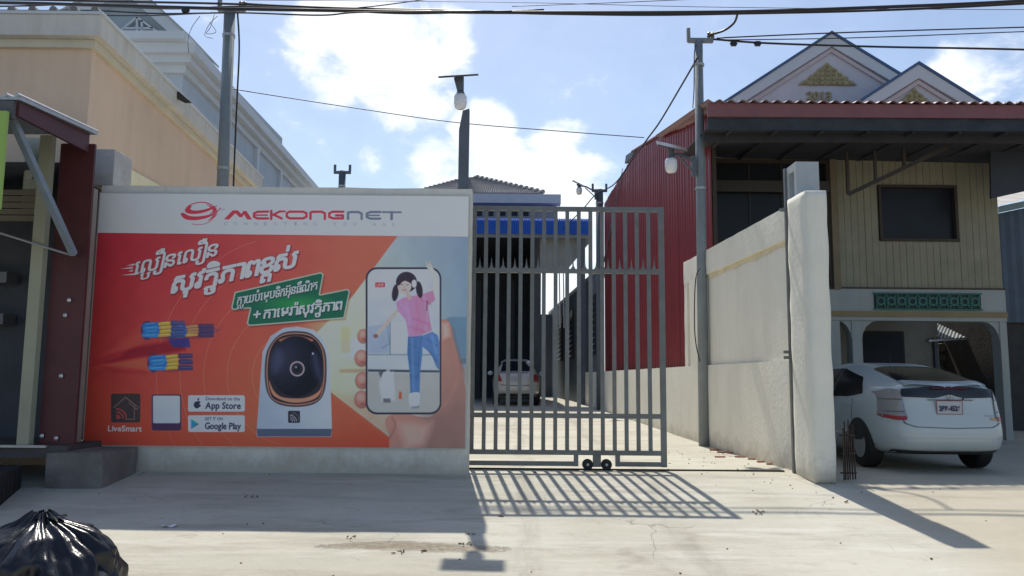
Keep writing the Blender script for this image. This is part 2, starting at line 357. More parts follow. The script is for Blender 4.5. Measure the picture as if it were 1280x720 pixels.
# ------------------------------------------------------------------ ground
def gz(y):
    if y >= 10.4: return .017 * min(16.0, max(0.0, y - 14.0))
    if y <= 4.6: return -.58 + 0.0
    t = (10.4 - y) / 5.8
    base = -.58 * t
    return base
def gpt(px, py):                                         # ground point seen at a pixel
    Y = 9.0
    for _ in range(40):
        p = atz(px, py, gz(Y)); Y = p.y
    return Vector((p.x, p.y, gz(p.y)))
xs = sorted(set([-300, -120, -60, -30, -20] + [round(-14 + .25 * i, 3) for i in range(113)] + [20, 30, 60, 120, 300]))
ys = sorted(set([-60, -20, -8, -2] + [round(.0 + .2 * i, 3) for i in range(76)] + [round(15 + i, 2) for i in range(0, 35)] + [60, 90, 150, 300, 600]))
mb = MB()
for y in ys:
    for x in xs: mb.v.append((x, y, gz(y) + (.008 * mnoise.noise(Vector((x * .9, y * .9, 0))) if abs(x) <= 14 and 0 < y < 40 else 0)))
nx = len(xs)
for j in range(len(ys) - 1):
    for i in range(nx - 1): a = j * nx + i; mb.f.append((a, a + 1, a + nx + 1, a + nx))
tag(mb.build('ground', gmat, smooth=True), kind='structure')
# the street the picture is taken from, just behind the foot of the ramp
mb = MB().box(-300, 300, -7, 1.2, -.6, -.56)
tag(mb.build('road', M('asphalt', (.20, .19, .18), .9, .15, 3, .4, 60)), kind='structure')
# loose stones, leaves and grit lying about
mb = MB()
rs = random.Random(3)
for i in range(110):
    x, y = rs.uniform(-6, 8), rs.uniform(5.8, 12)
    if rs.random() < .5: x = rs.gauss(3.2, .5); y = rs.uniform(9, 14)
    r_ = rs.uniform(.004, .013); z = gz(y)
    vs = [(x + r_ * math.cos(a) * rs.uniform(.6, 1.2), y + r_ * math.sin(a) * rs.uniform(.6, 1.2), z + h * r_) for h in (0, .8) for a in (0, 1.6, 3.1, 4.7)]
    mb.add(vs, [(0, 1, 5, 4), (1, 2, 6, 5), (2, 3, 7, 6), (3, 0, 4, 7), (4, 5, 6, 7)])
for px, py in ((1258 / 2 + 0, 646), (945, 643), (952, 641), (588, 668), (583, 681), (497, 691), (310, 622), (640, 588), (530, 690), (445, 672), (1060, 628)):
    p = gpt(px, py)
    for k in range(4):
        a = rs.uniform(0, 6.3); q = p + Vector((rs.gauss(0, .03), rs.gauss(0, .03), .006)); l_ = rs.uniform(.015, .04)
        mb.obox(q, q + Vector((math.cos(a) * l_, math.sin(a) * l_, rs.uniform(0, .02))), .012, .006)
tag(mb.build('gravel', twig), 'loose grit, pebbles and dry leaf bits scattered over the concrete', 'debris', kind='stuff')
p = gpt(211, 659)
mb = MB().grid(lambda u, v: (p.x - .06 + .13 * u, p.y - .03 + .07 * v + .02 * u, p.z + .012 + .012 * math.sin(7 * u + 3 * v)), 5, 4)
tag(mb.build('paper_scrap', paper), 'small crumpled scrap of white paper on the sunlit concrete', 'litter')
# bricks edging the ground at the foot of the right wall
bg_ = empty('brick_edging', (3.4, 12.6, 0), 'broken row of thin red bricks lying at the foot of the white side wall', 'brick edging')
for i, (px, py) in enumerate(((893, 563), (905, 566), (918, 567), (925, 572), (938, 571), (946, 575), (900, 572), (955, 578), (970, 581), (912, 560))):
    q = gpt(px, py); ubox('brick', brickm, bg_, q + Vector((0, 0, .008)), (.16 + .05 * (i % 3), .05, .028), rot=.3 * ((i * 7) % 5 - 2) * .4)

# ------------------------------------------------------------------ banner wall
WY = 10.28
a = at(124, 232, WY); b_ = at(591, 234, WY); cL = at(107, 560, WY)
WX0, WX1, WZ = (a.x + cL.x) / 2, b_.x, (a.z + b_.z) / 2
wall = bm_obj(rough_box(WX0, WX1, WY, WY + .24, -.05, WZ, .1, .007, .016, 3), 'boundary_wall', plaster)
tag(wall, 'white plastered boundary wall that carries the large orange advertising banner', 'wall')

# ------------------------------------------------------------------ the printed banner: its art is drawn here with numpy
BY = WY - .035
bx0, bx1 = WX0 + .015, at(583.5, 400, BY).x
bz1, bz0 = at(350, 243.5, BY).z, at(350, 558.5, BY).z
CW = 1640; PPM = CW / (bx1 - bx0); CH = int(round(PPM * (bz1 - bz0)))
IMG = np.zeros((CH, CW, 3), np.float32)
def c2(p):
    q = at(p[0], p[1], BY); return ((q.x - bx0) * PPM, (bz1 - q.z) * PPM)
SC = c2((401, 300))[0] - c2((400, 300))[0]              # canvas pixels per photo pixel
def inv(px, py):                                         # canvas -> approximate photo pixel
    o = c2((350, 400)); return 350 + (px - o[0]) / SC, 400 + (py - o[1]) / SC
def smooth(pts, closed=True, n=6):
    out_ = []; m = len(pts)
    for i in range(m if closed else m - 1):
        g = lambda k: pts[k % m] if closed else pts[max(0, min(m - 1, k))]
        p0, p1, p2, p3 = g(i - 1), g(i), g(i + 1), g(i + 2)
        for k in range(n):
            t = k / n
            out_.append(tuple(.5 * (2 * p1[j] + (p2[j] - p0[j]) * t + (2 * p0[j] - 5 * p1[j] + 4 * p2[j] - p3[j]) * t * t + (3 * p1[j] - p0[j] - 3 * p2[j] + p3[j]) * t ** 3) for j in (0, 1)))
    if not closed: out_.append(pts[-1])
    return out_
def paint(cov, x0, y0, col, alpha):
    h, w_ = cov.shape
    reg = IMG[y0:y0 + h, x0:x0 + w_]
    if callable(col):
        yy, xx = np.mgrid[y0:y0 + h, x0:x0 + w_].astype(np.float32)
        u, v = inv(xx, yy); cc = col(u, v)
    else: cc = np.array(col, np.float32) / 255
    k = (np.clip(cov, 0, 1) * alpha)[..., None]
    reg[...] = reg * (1 - k) + cc * k
def window(P, pad):
    x0 = max(0, int(P[:, 0].min() - pad)); x1 = min(CW, int(P[:, 0].max() + pad) + 1)
    y0 = max(0, int(P[:, 1].min() - pad)); y1 = min(CH, int(P[:, 1].max() + pad) + 1)
    return x0, x1, y0, y1
def segdist(P, X, Y, closed):
    d = np.full(X.shape, 1e9, np.float32); n = len(P)
    for i in range(n if closed else n - 1):
        a, b = P[i], P[(i + 1) % n]; ex, ey = b - a; L2 = ex * ex + ey * ey + 1e-9
        t = np.clip(((X - a[0]) * ex + (Y - a[1]) * ey) / L2, 0, 1)
        d = np.minimum(d, (X - a[0] - t * ex) ** 2 + (Y - a[1] - t * ey) ** 2)
    return np.sqrt(d)
def poly(pts, col, soft=.35, alpha=1.0, sm=False, raw=False, grow=0):
    if sm: pts = smooth(pts)
    P = np.array([p if raw else c2(p) for p in pts], np.float32); s = soft * SC
    x0, x1, y0, y1 = window(P, s * 2 + 2 + max(0, grow) * SC)
    if x1 <= x0 or y1 <= y0: return
    Y, X = np.mgrid[y0:y1, x0:x1].astype(np.float32)
    ins = np.zeros(X.shape, bool); n = len(P)
    for i in range(n):
        a, b = P[i], P[(i + 1) % n]
        if a[1] == b[1]: continue
        ins ^= ((a[1] > Y) != (b[1] > Y)) & (X < (b[0] - a[0]) * (Y - a[1]) / (b[1] - a[1]) + a[0])
    d = segdist(P, X, Y, True); d = np.where(ins, d, -d) + grow * SC
    paint(np.clip(.5 + d / (2 * s), 0, 1), x0, y0, col, alpha)
def stroke(pts, wd, col, soft=.3, alpha=1.0, sm=False, closed=False):
    if sm: pts = smooth(pts, closed)
    P = np.array([c2(p) for p in pts], np.float32); s = soft * SC; hw = wd * SC / 2
    x0, x1, y0, y1 = window(P, hw + s * 2 + 2)
    if x1 <= x0 or y1 <= y0: return
    Y, X = np.mgrid[y0:y1, x0:x1].astype(np.float32)
    d = hw - segdist(P, X, Y, closed)
    paint(np.clip(.5 + d / (2 * s), 0, 1), x0, y0, col, alpha)
def ell(cx, cy, rx, ry, col, soft=.35, alpha=1.0, rot=0, n=40):
    poly([(cx + rx * math.cos(t) * math.cos(rot) - ry * math.sin(t) * math.sin(rot), cy + rx * math.cos(t) * math.sin(rot) + ry * math.sin(t) * math.cos(rot)) for t in [2 * math.pi * k / n for k in range(n)]], col, soft, alpha)
def rrect(x0, y0, x1, y1, r_, col, soft=.3, alpha=1, grow=0):
    pts = []
    for cx, cy, a0 in ((x1 - r_, y0 + r_, -90), (x1 - r_, y1 - r_, 0), (x0 + r_, y1 - r_, 90), (x0 + r_, y0 + r_, 180)):
        for k in range(7): t = R(a0 + 15 * k); pts.append((cx + r_ * math.cos(t), cy + r_ * math.sin(t)))
    poly(pts, col, soft, alpha, grow=grow)
def tris_of(ch, keep=None, bold=0.0):                    # filled outline of a glyph from Blender's own font
    c = bpy.data.curves.new('g', 'FONT'); c.body = ch; c.size = 1; c.offset = bold; c.resolution_u = 3
    o = bpy.data.objects.new('g', c); COL.objects.link(o); bpy.context.view_layer.update()
    me = bpy.data.meshes.new_from_object(o.evaluated_get(bpy.context.evaluated_depsgraph_get()))
    me.calc_loop_triangles(); V = np.array([v.co[:2] for v in me.vertices], np.float32).reshape(-1, 2)
    T = [tuple(t.vertices) for t in me.loop_triangles]
    if keep and T:                                       # keep only connected pieces that pass a test on their bounds
        par = list(range(len(V)))
        def fd(i):
            while par[i] != i: i = par[i]
            return i
        for t in T:
            for k in (1, 2): par[fd(t[k])] = fd(t[0])
        grp = {}
        for t in T: grp.setdefault(fd(t[0]), []).append(t)
        T = []
        for g in grp.values():
            vs = V[[i for t in g for i in t]]
            if keep(vs[:, 0].min(), vs[:, 0].max(), vs[:, 1].min(), vs[:, 1].max()): T += g
    bpy.data.objects.remove(o); bpy.data.curves.remove(c)
    return V, T
GC = {}
def glyph(ch, keep=None):
    k = (ch, keep.__name__ if keep else None)
    if k not in GC: GC[k] = tris_of(ch, keep)
    return GC[k]
def lettering(items, org, ex, ey, layers, SS=3):
    """items: (char, x, y, sx, sy, keep); org/ex/ey in photo pixels (ex, ey = one em along and up); layers: (grow px, colour, dx, dy, alpha)"""
    o = np.array(c2(org)); a = np.array(ex) * SC; b = np.array(ey) * SC
    tl = []
    for it in items:
        ch, x, y, sx, sy = it[:5]; V, T = glyph(ch, it[5] if len(it) > 5 else None)
        if not len(V): continue
        Q = o + np.outer(V[:, 0] * sx + x, a) + np.outer(V[:, 1] * sy + y, b)
        tl += [Q[list(t)] for t in T]
    if not tl: return
    A = np.concatenate(tl); pad = 14
    x0, x1, y0, y1 = window(A, pad)
    hh, ww = (y1 - y0) * SS, (x1 - x0) * SS
    m = np.zeros((hh, ww), np.float32)
    for t in tl:
        t = (t - (x0, y0)) * SS
        i0, i1 = max(0, int(t[:, 0].min())), min(ww, int(t[:, 0].max()) + 2); j0, j1 = max(0, int(t[:, 1].min())), min(hh, int(t[:, 1].max()) + 2)
        if i1 <= i0 or j1 <= j0: continue
        Y, X = np.mgrid[j0:j1, i0:i1] + .5
        e = [(t[(k + 1) % 3][0] - t[k][0]) * (Y - t[k][1]) - (t[(k + 1) % 3][1] - t[k][1]) * (X - t[k][0]) for k in range(3)]
        ins = ((e[0] >= -1e-3) & (e[1] >= -1e-3) & (e[2] >= -1e-3)) | ((e[0] <= 1e-3) & (e[1] <= 1e-3) & (e[2] <= 1e-3))
        m[j0:j1, i0:i1][ins] = 1
    def dil(m, r_):
        out_ = m.copy(); r_ = int(round(r_))
        for dy in range(-r_, r_ + 1):
            for dx in range(-r_, r_ + 1):
                if dx * dx + dy * dy <= r_ * r_ + .5: out_ = np.maximum(out_, np.roll(np.roll(m, dy, 0), dx, 1))
        return out_
    for g, colr, dx, dy, al in layers:
        q = dil(m, g * SC * SS) if g * SC * SS >= .5 else m
        if dx or dy: q = np.roll(np.roll(q, int(dy * SC * SS), 0), int(dx * SC * SS), 1)
        cv = q.reshape(y1 - y0, SS, x1 - x0, SS).mean((1, 3))
        paint(cv, x0, y0, colr, al)
def adv(ch):
    V, T = glyph(ch); return (V[:, 0].max() + .045) if len(V) else .28
def line_items(s, sp=0.0, sx=1):
    x = 0; it = []
    for ch in s:
        it.append((ch, x, 0, sx, 1))
        x += (adv(ch) + sp) * sx
    return it, x
def text(s, x, y, width, h, col, slope=0, sp=.0, bold=.25, alpha=1):
    it, L_ = line_items(s, sp); k = width / L_
    lettering(it, (x, y), (k, -k * slope * -1 * -1), (0, -h / .72), [(bold, col, 0, 0, alpha)])

lerp = lambda a, b, t: np.array(a, np.float32) * (1 - t[..., None]) + np.array(b, np.float32) * t[..., None]
def redgrad(u, v):
    t = np.clip((u - 110) / 400, 0, 1); s_ = np.clip((v - 330) / 220, 0, 1)
    c = lerp((158, 36, 46), (172, 84, 66), np.clip(t * 1.25, 0, 1) ** 1.6)
    c2_ = lerp((160, 52, 36), (198, 92, 52), np.clip(1 - abs(u - 330) / 230, 0, 1))
    c = c * (1 - s_[..., None] * .8) + c2_ * s_[..., None] * .8
    e = np.clip((v - 520) / 40, 0, 1)
    return (c * (1 - e[..., None] * .5) + np.array((172, 44, 30), np.float32) * e[..., None] * .5) / 255
def room(u, v):
    t = np.clip((u - 400) / 180, 0, 1); c = lerp((196, 190, 146), (112, 132, 148), t ** .9)
    s_ = np.clip((v - 300) / 90, 0, 1); c = c * s_[..., None] + lerp((162, 166, 158), (112, 128, 146), t) * (1 - s_[..., None])
    s2 = np.clip((v - 440) / 80, 0, 1); c = c * (1 - s2[..., None] * .75) + lerp((170, 150, 126), (128, 126, 120), t) * s2[..., None] * .75
    return c / 255
WHT = (170, 174, 188)
IMG[:] = np.array(WHT, np.float32) / 255
poly([(90, 290.5), (600, 296), (600, 600), (90, 600)], redgrad, .3)
poly([(497, 295), (600, 296), (600, 580), (506, 580), (503, 559), (412, 489), (392, 420), (440, 371)], room, .6)
# glow beside the room picture
for k in range(10): ell(418, 420, 46 - 4 * k, 56 - 5 * k, (206, 208, 150), 5, .06)
# blurred furniture of the room
rrect(427, 424, 470, 446, 4, (176, 178, 172), 1.6, .8); rrect(426, 408, 438, 442, 4, (176, 132, 96), 2, .55)
rrect(556, 396, 600, 448, 8, (84, 110, 130), 1.8, .85); poly([(424, 461), (600, 461), (600, 466), (424, 466)], (150, 120, 92), 1.2, .7)
poly([(556, 448), (600, 448), (600, 455), (556, 455)], (70, 80, 90), 1, .6)
poly([(440, 470), (600, 470), (600, 540), (470, 530)], (170, 166, 158), 6, .45)
poly([(503, 559), (413, 489), (470, 505), (540, 560)], (190, 120, 80), 6, .35)
# faint radio rings around the camera
for rx in (54, 84, 112, 140, 168):
    stroke([(372 + rx * math.cos(t) * 1.05, 470 + rx * math.sin(t) * 1.05) for t in [R(105 + 4 * k) for k in range(38)]], .6, (214, 150, 120), .4, .42)
poly([(108, 470), (190, 520), (230, 560), (108, 560)], (176, 60, 36), 18, .5)

# --- header logo: globe of swooshes and word mark
RD, GY = (176, 44, 58), (92, 98, 112)
poly([(226, 268), (232, 274), (246, 275), (262, 271), (273, 264), (276, 259), (268, 266), (252, 270), (238, 270), (229, 266)], RD, .25, sm=True)
poly([(231, 263), (236, 267), (248, 267), (262, 263), (272, 257), (268, 258), (254, 262), (243, 263), (238, 261), (240, 257), (235, 258)], RD, .25, sm=True)
stroke([(232, 262), (236, 257), (245, 253.5), (255, 253), (264, 256), (270, 262)], 1.3, RD, .3, sm=True)
stroke([(240, 280), (252, 280.5), (262, 277), (268, 270), (270, 262), (266, 257), (258, 254)], .8, (150, 60, 70), .3, sm=True)
for k in range(4): stroke([(259 + 3 * k, 256 + .8 * k), (266 + 1.8 * k, 262 + k), (266 + 1.2 * k, 270), (260 + 1.5 * k, 276 - k)], .9, RD, .25, sm=True)
poly([(262, 258), (267, 263), (262, 268), (270, 264), (271, 260)], RD, .3)
stroke([(275.5, 261.5), (278, 261.5)], .7, GY); stroke([(279, 261.5), (281, 261.5)], .7, GY)
def LT(pts, col, wd=3.0, sm=False): stroke(pts, wd, col, .25, sm=sm)
yT, yB = 264.6, 272.6
poly([(280, 274.3), (291, 263), (297.5, 263), (302, 267.5), (304.5, 263.6), (308, 263.6), (315, 274.3), (309, 274.3), (305, 268), (303, 271.5), (299.5, 271.5), (294.5, 266.6), (286.5, 274.3)], RD, .25)
LT([(335, yT - .2), (322, yT), (317.5, 266.5), (317.5, 271), (322, yB + .4), (335, yB + .4)], RD); LT([(318, 268.8), (334, 268.8)], RD, 1.9)
LT([(339, yT - 1), (339, yB + 1)], RD, 3.2); LT([(341, 268.5), (350, 264.2)], RD, 2.9); LT([(343, 268.8), (352, 273)], RD, 2.9); LT([(351, 264.4), (356, 264.2)], RD, 2.4)
LT([(362, yT), (379, yT), (383, 266.5), (383, 270.8), (379, yB + .3), (362, yB + .3), (358.5, 270.8), (358.5, 266.5), (362, yT)], RD)
LT([(388, yB + 1), (388, yT + 1), (391, yT), (402, yT), (406, 266.5), (406, yB + 1)], RD)
LT([(429, yT), (416, yT), (411.5, 266.5), (411.5, 271), (416, yB + .3), (428.5, yB + .3), (428.5, 269.2), (420, 269.2)], RD)
LT([(435, yB + 1), (435, yT + 1), (438, yT + .4), (448, yT + .4), (452, 267), (452, yB + 1)], GY)
LT([(475, yT + .4), (463, yT + .4), (458.5, 267), (458.5, 271.3), (463, yB + .7), (475, yB + .7)], GY); LT([(459, 269.2), (474, 269.2)], GY, 1.9)
LT([(478, yT + .6), (501, yT + .6)], GY, 2.4); LT([(489.5, yT + .8), (489.5, yB + 1.2)], GY, 3.4)
for ch, x in zip('CONNECTING', [280 + 12.4 * i for i in range(10)]): text(ch, x, 281.6, 4.8, 4.2, (130, 134, 150), bold=.05)
for ch, x in zip('YOU', (416.5, 429, 441.5)): text(ch, x, 282, 4.6, 4.2, (130, 134, 150), bold=.05)
for ch, x in zip('ALL', (466, 479, 490)): text(ch, x, 282.3, 4.4, 4.2, (130, 134, 150), bold=.05)

# --- Khmer headlines
def right_of_oe(x0, x1, y0, y1): return x1 > 1.0
def subs(x, ch): return (ch, x, -.36, .62, .42)
K = lambda s: s
E1 = '\u17c1'
def comp(spec):
    """spec: list of tokens; '_c' = subscript, '^c' = mark above, '.c' = mark below, 'OE' = split vowel's right half"""
    x = 0; it = []; last = 0; lw = .5
    for tk in spec:
        if tk[0] == '_' : it.append((tk[1], last + .03, -.33, .8, .48)); continue
        if tk[0] == '^': V, T = glyph(tk[1]); it.append((tk[1], last + lw / 2 - (V[:, 0].max() + V[:, 0].min()) / 2 + (tk[2:] and float(tk[2:]) or 0), 0, 1, 1)); continue
        if tk[0] == '.': V, T = glyph(tk[1]); it.append((tk[1], last + lw * .72 - (V[:, 0].max() + V[:, 0].min()) / 2, 0, 1, 1)); continue
        if tk == ' ': x += .2; continue
        if tk == 'OE':
            V, T = glyph('\u17bf', right_of_oe); used_ = V[sorted({i for t in T for i in t})]
            mn, mxx = used_[:, 0].min(), used_[:, 0].max()
            stem = .90
            it.append(('\u17bf', x - stem, 0, 1, 1, right_of_oe)); x += mxx - stem + .03; continue
        V, T = glyph(tk); a_, b_ = V[:, 0].min(), V[:, 0].max()
        it.append((tk, x - a_ + .02, 0, 1, 1)); last = x; lw = b_ - a_; x += lw + .065
    return it, x
h1, w1 = comp([E1, '\u179b', '_\u1794', 'OE', '\u1793', E1, '\u179b', 'OE', '\u1793'])
h2, w2 = comp(['\u179f', '.\u17bb', '\u179c', '\u178f', '_\u1790', '^\u17b7', '\u1797', '\u17b6', '\u1796', '\u1781', '_\u1796', '\u179f', '^\u17cb'])
h3, w3 = comp(['\u1780', '_\u179b', '\u17b6', '\u1799', '\u1794', '^\u17c6', E1, '\u1798', '.\u17bb', '\u1794', '\u1791', '^\u17b7', '\u1780', '\u17a2', '^\u17ca', '.\u17bb', '\u1793', '\u1792', '^\u17ba', '\u178e', '^\u17b7', '\u178f'])
h4, w4 = comp(['+', ' ', '\u1780', '\u17b6', E1, '\u1798', '\u179a', '\u17b6', '^\u17c9', '\u179f', '.\u17bb', '\u179c', '\u178f', '_\u1790', '^\u17b7', '\u1797', '\u17b6', '\u1796'])
def head(it, L_, p0, p1, h, layers, sh=.16):
    dx, dy = (p1[0] - p0[0]) / L_, (p1[1] - p0[1]) / L_
    lettering(it, p0, (dx, dy), (h * sh, -h), layers)
DK, LG = (112, 26, 38), (176, 170, 178)
head(h1, w1, (166, 344), (270, 318), 27, [(1.4, DK, .9, 1.1, .7), (.95, (112, 56, 66), 0, 0, 1), (.5, LG, 0, 0, 1)])
for k, (xa, ya, xb) in enumerate(((158, 331.5, 168), (150, 335.5, 166), (160, 339, 166), (151, 343.5, 170))):
    poly([(xa, ya + .4), (xb, ya - 2.2), (xb, ya + .2)], LG, .3)
head(h2, w2, (213, 367), (368, 332), 34, [(1.9, DK, 1, 1.4, .7), (1.5, (110, 56, 68), 0, 0, 1), (1.0, LG, 0, 0, 1)])
# green label
G1 = [(293.5, 365), (401, 340), (404.5, 343), (400, 368), (434, 361), (437.5, 364), (430.5, 398), (312, 407.5), (308.5, 404.5), (312.5, 385.5), (291, 387.5), (289, 384)]
poly([(x + 1.5, y + 2) for x, y in G1], (90, 40, 40), 1.5, .5)
poly(G1, (150, 156, 140), .4)
def gr(u, v):
    t = np.clip(1 - np.hypot((u - 370) / 55, (v - 380) / 14), 0, 1); return lerp((22, 84, 62), (36, 126, 62), t) / 255
poly(G1, gr, .4, grow=-1.6)
head(h3, w3, (296, 381.5), (395, 361), 16, [(.75, (16, 48, 44), .5, .6, .9), (.25, (168, 174, 172), 0, 0, 1)], .1)
head(h4, w4, (316, 400), (426, 386), 18, [(1.0, (16, 48, 44), .6, .8, .9), (.45, (176, 178, 178), 0, 0, 1)], .1)

# --- bundles of coloured cable plugs shooting in from the left
poly([(112, 452), (150, 434), (178, 409), (182, 424), (150, 448), (122, 460)], (196, 74, 56), 3, .55)
poly([(112, 452), (130, 446), (182, 441), (188, 466), (140, 462), (118, 458)], (204, 88, 58), 3, .6)
poly([(112, 450), (150, 438), (232, 422), (232, 438), (160, 450), (114, 458)], (120, 14, 32), 2.5, .8)
poly([(110, 452), (140, 436), (176, 404), (186, 410), (150, 446), (114, 460)], (186, 60, 50), 2.5, .45); poly([(112, 455), (182, 462), (190, 468), (140, 466)], (150, 30, 36), 2, .6)
def plug(x, y, l, r_, seed, head_c=(46, 46, 92)):
    q = random.Random(seed)
    ell(x + 2, y, 8, r_ + 2.2, (58, 46, 84), 1.4, .9); ell(x + l * .5, y, l * .5, r_ + 1, (84, 40, 60), 2.2, .5)
    n = 4
    for k in range(n):
        yy = y - r_ + (k + .5) * 2 * r_ / n; o = -abs(k - 1.5) * 1.5
        stroke([(x + o, y + (yy - y) * .82), (x + o + l * .2, yy - .6), (x + o + l * .36, yy - 1)], 2 * r_ / n * 1.02, (30 + 14 * (k % 2), 92 + 18 * (k % 2), 160 + 14 * (k % 2)), .7)
        stroke([(x + o + 2, yy - 1), (x + o + l * .3, yy - 2)], 1.0, (90, 160, 214), .6, .7)
        stroke([(x + o + l * .42, yy - 1), (x + o + l * .66, yy - 2)], 2 * r_ / n * .85, (206, 140, 48), .5)
        stroke([(x + o + l * .44, yy - 2), (x + o + l * .64, yy - 3)], .9, (230, 184, 96), .5, .7)
    for k in range(3):
        yy = y - r_ * .8 + k * r_ * .8 - 2
        rrect(x + l * .66, yy - 2.5, x + l * 1.02, yy + 3, 1, head_c, .8, .95)
        stroke([(x + l * .72, yy), (x + l, yy - .6)], .7, (112, 84, 112), .5, .8)
plug(214, 415, 52, 7, 5, (56, 40, 74)); plug(182, 413, 48, 9.5, 1, (40, 64, 116)); plug(190, 454, 50, 9.5, 3)
poly([(210, 424), (236, 422), (238, 434), (216, 434)], (40, 44, 110), 1.2, .9); poly([(228, 405), (262, 408), (276, 412), (262, 420), (230, 416)], (60, 50, 96), 1.5, .35)

# --- app badges
rrect(139, 492, 175.5, 528, 2.5, (56, 46, 46)); HS = (120, 92, 84)
stroke([(143, 509), (157, 496.5), (171, 508)], 1.1, HS); stroke([(168, 507), (168, 524), (157, 524)], 1.0, HS); stroke([(161, 503), (171, 512), (174, 508)], .9, HS)
for r_ in (4, 8, 12): stroke([(146 + r_ * math.cos(R(t)), 523 - r_ * math.sin(R(t))) for t in range(5, 90, 12)], 1.4, (172, 58, 52))
ell(147, 522, 1.6, 1.6, (172, 58, 52)); text('LiveSmart', 134.5, 539, 42, 7, (190, 172, 170), bold=.25)
rrect(190, 493, 226.5, 538, 3, (60, 38, 66)); rrect(191.5, 494.5, 225, 529, 2, (160, 164, 176))
for (x0, x1, y0, y1, nm) in ((235, 306, 494, 514.5, 'a'), (235, 306, 519, 540, 'g')): rrect(x0, y0, x1, y1, 2.5, (166, 168, 182))
ell(246.3, 506, 4.0, 4.4, (40, 40, 56)); ell(248.6, 505, 3.2, 3.8, (40, 40, 56)); ell(251.3, 504.5, 1.7, 1.9, (166, 168, 182)); ell(248, 499, .9, 1.8, (40, 40, 56), rot=.5)
text('Download on the', 257, 500.3, 42, 4, (62, 62, 80), bold=.1); text('App Store', 257, 510.8, 43, 8, (52, 54, 72), bold=.35)
poly([(239, 524), (239, 536), (249, 530)], (34, 120, 150)); poly([(239, 524), (245.5, 530), (249, 530)], (40, 146, 110)); poly([(239, 536), (245.5, 530), (249, 530)], (140, 60, 70), alpha=.5)
text('GET IT ON', 256, 525.4, 22, 4, (62, 62, 80), bold=.1); text('Google Play', 256, 536.3, 44, 8, (52, 54, 72), bold=.35)

# --- security camera
poly([(321, 546), (321, 536), (328, 440), (338, 420), (354, 410), (372, 408), (392, 412), (405, 424), (412, 445), (415, 536), (414, 546)], lambda u, v: lerp((136, 144, 156), (158, 162, 170), np.clip((u - 320) / 90, 0, 1)) * (1 - .0 * v[..., None]) / 255, .5)
poly([(321, 536), (415, 536), (413.5, 545.5), (322, 545.5)], (70, 76, 96), .4)
def egg(g): return smooth([(370, 415 - g), (390, 419 - g), (404 + g, 436), (407 + g, 462), (404 + g, 490), (394, 503 + g), (370, 507.5 + g), (346, 503 + g), (335 - g, 490), (332 - g, 462), (336 - g, 436), (350, 419 - g)])
poly(egg(1.2), (60, 56, 62), .5); poly(egg(-1), (168, 104, 78), .5); poly(egg(-2.4), (34, 30, 38), .5)
poly(smooth([(350, 424), (370, 419.5), (390, 424), (388, 427), (370, 423.5), (352, 427)]), (150, 84, 60), .6)
poly(smooth([(336, 475), (340, 492), (352, 500), (370, 503.5), (390, 500), (400, 492), (403, 476), (399, 488), (386, 496), (370, 498), (352, 496), (342, 488)]), (176, 110, 84), .6)
ell(370, 458, 33, 38, lambda u, v: lerp((44, 46, 66), (12, 14, 26), np.clip(np.hypot(u - 352, v - 448) / 42, 0, 1)) / 255, .6)
ell(346, 452, 7, 16, (70, 76, 108), 4, .4, .2); ell(396, 458, 5, 18, (66, 70, 100), 4, .55, -.2); ell(391, 442, 1.2, 1.4, (160, 160, 190), .5)
ell(371.5, 461, 9.4, 9.6, (152, 132, 134), .5); ell(371.5, 461, 7.4, 7.6, (36, 36, 48), .5); ell(371.5, 461, 4.2, 4.4, (18, 20, 30), .5); ell(370, 459, 1.5, 1.5, (112, 116, 140), .6)
rrect(360, 513.5, 375, 528.5, 1.5, (38, 38, 46)); stroke([(362, 520), (367.5, 515.5), (373, 520), (373, 526.5)], .6, (110, 100, 104))
for r_ in (2.5, 5, 7.5): stroke([(363 + r_ * math.cos(R(t)), 526.5 - r_ * math.sin(R(t))) for t in range(0, 91, 15)], .9, (150, 146, 156))
stroke([(357, 531.5), (377, 531.5)], .8, (140, 146, 158), .5, .8)

# --- hand holding the phone
SK = lambda u, v: lerp((176, 116, 98), (136, 98, 88), np.clip((u - 470) / 110 + (v - 500) / 300, 0, 1)) / 255
poly(smooth([(548, 405), (556, 399), (563, 405), (567, 425), (578, 462), (584, 500), (590, 540), (592, 572), (498, 572), (486, 544), (482, 524), (500, 516), (540, 520), (544, 480), (546, 440)]), SK, .6)
poly([(552, 404), (560, 404), (562, 420), (554, 424)], (206, 150, 138), 2.5, .8)
stroke([(566, 430), (572, 470), (560, 500), (546, 520)], 3, (160, 108, 96), 2.5, .5, sm=True); stroke([(490, 522), (494, 532), (487, 548)], 1.6, (124, 76, 70), 1, .6, sm=True)
poly([(530, 520), (590, 500), (592, 572), (520, 566)], (122, 88, 80), 7, .55); stroke([(549, 404), (545, 440), (547, 470)], 1.6, (120, 74, 66), 1.4, .7, sm=True); stroke([(566, 410), (574, 445), (584, 480)], 2, (118, 78, 70), 1.6, .6, sm=True); poly([(500, 530), (540, 528), (530, 556), (506, 560)], (196, 152, 132), 6, .6)
for fx, fy, rx, ry in ((454, 419.5, 6.5, 8), (452, 447, 8, 9.5), (453, 475, 8, 9.5), (452, 498.5, 8, 10)):
    ell(fx, fy + 1, rx + 1, ry + 1, (116, 66, 58), 1.2, .8); ell(fx, fy, rx, ry, (168, 104, 90), 1, 1); ell(fx - 1, fy - 2, rx * .6, ry * .5, (192, 138, 124), 1.6, .8); ell(fx + 3, fy + ry - 3, rx * .7, 2, (130, 66, 60), 1.5, .6)
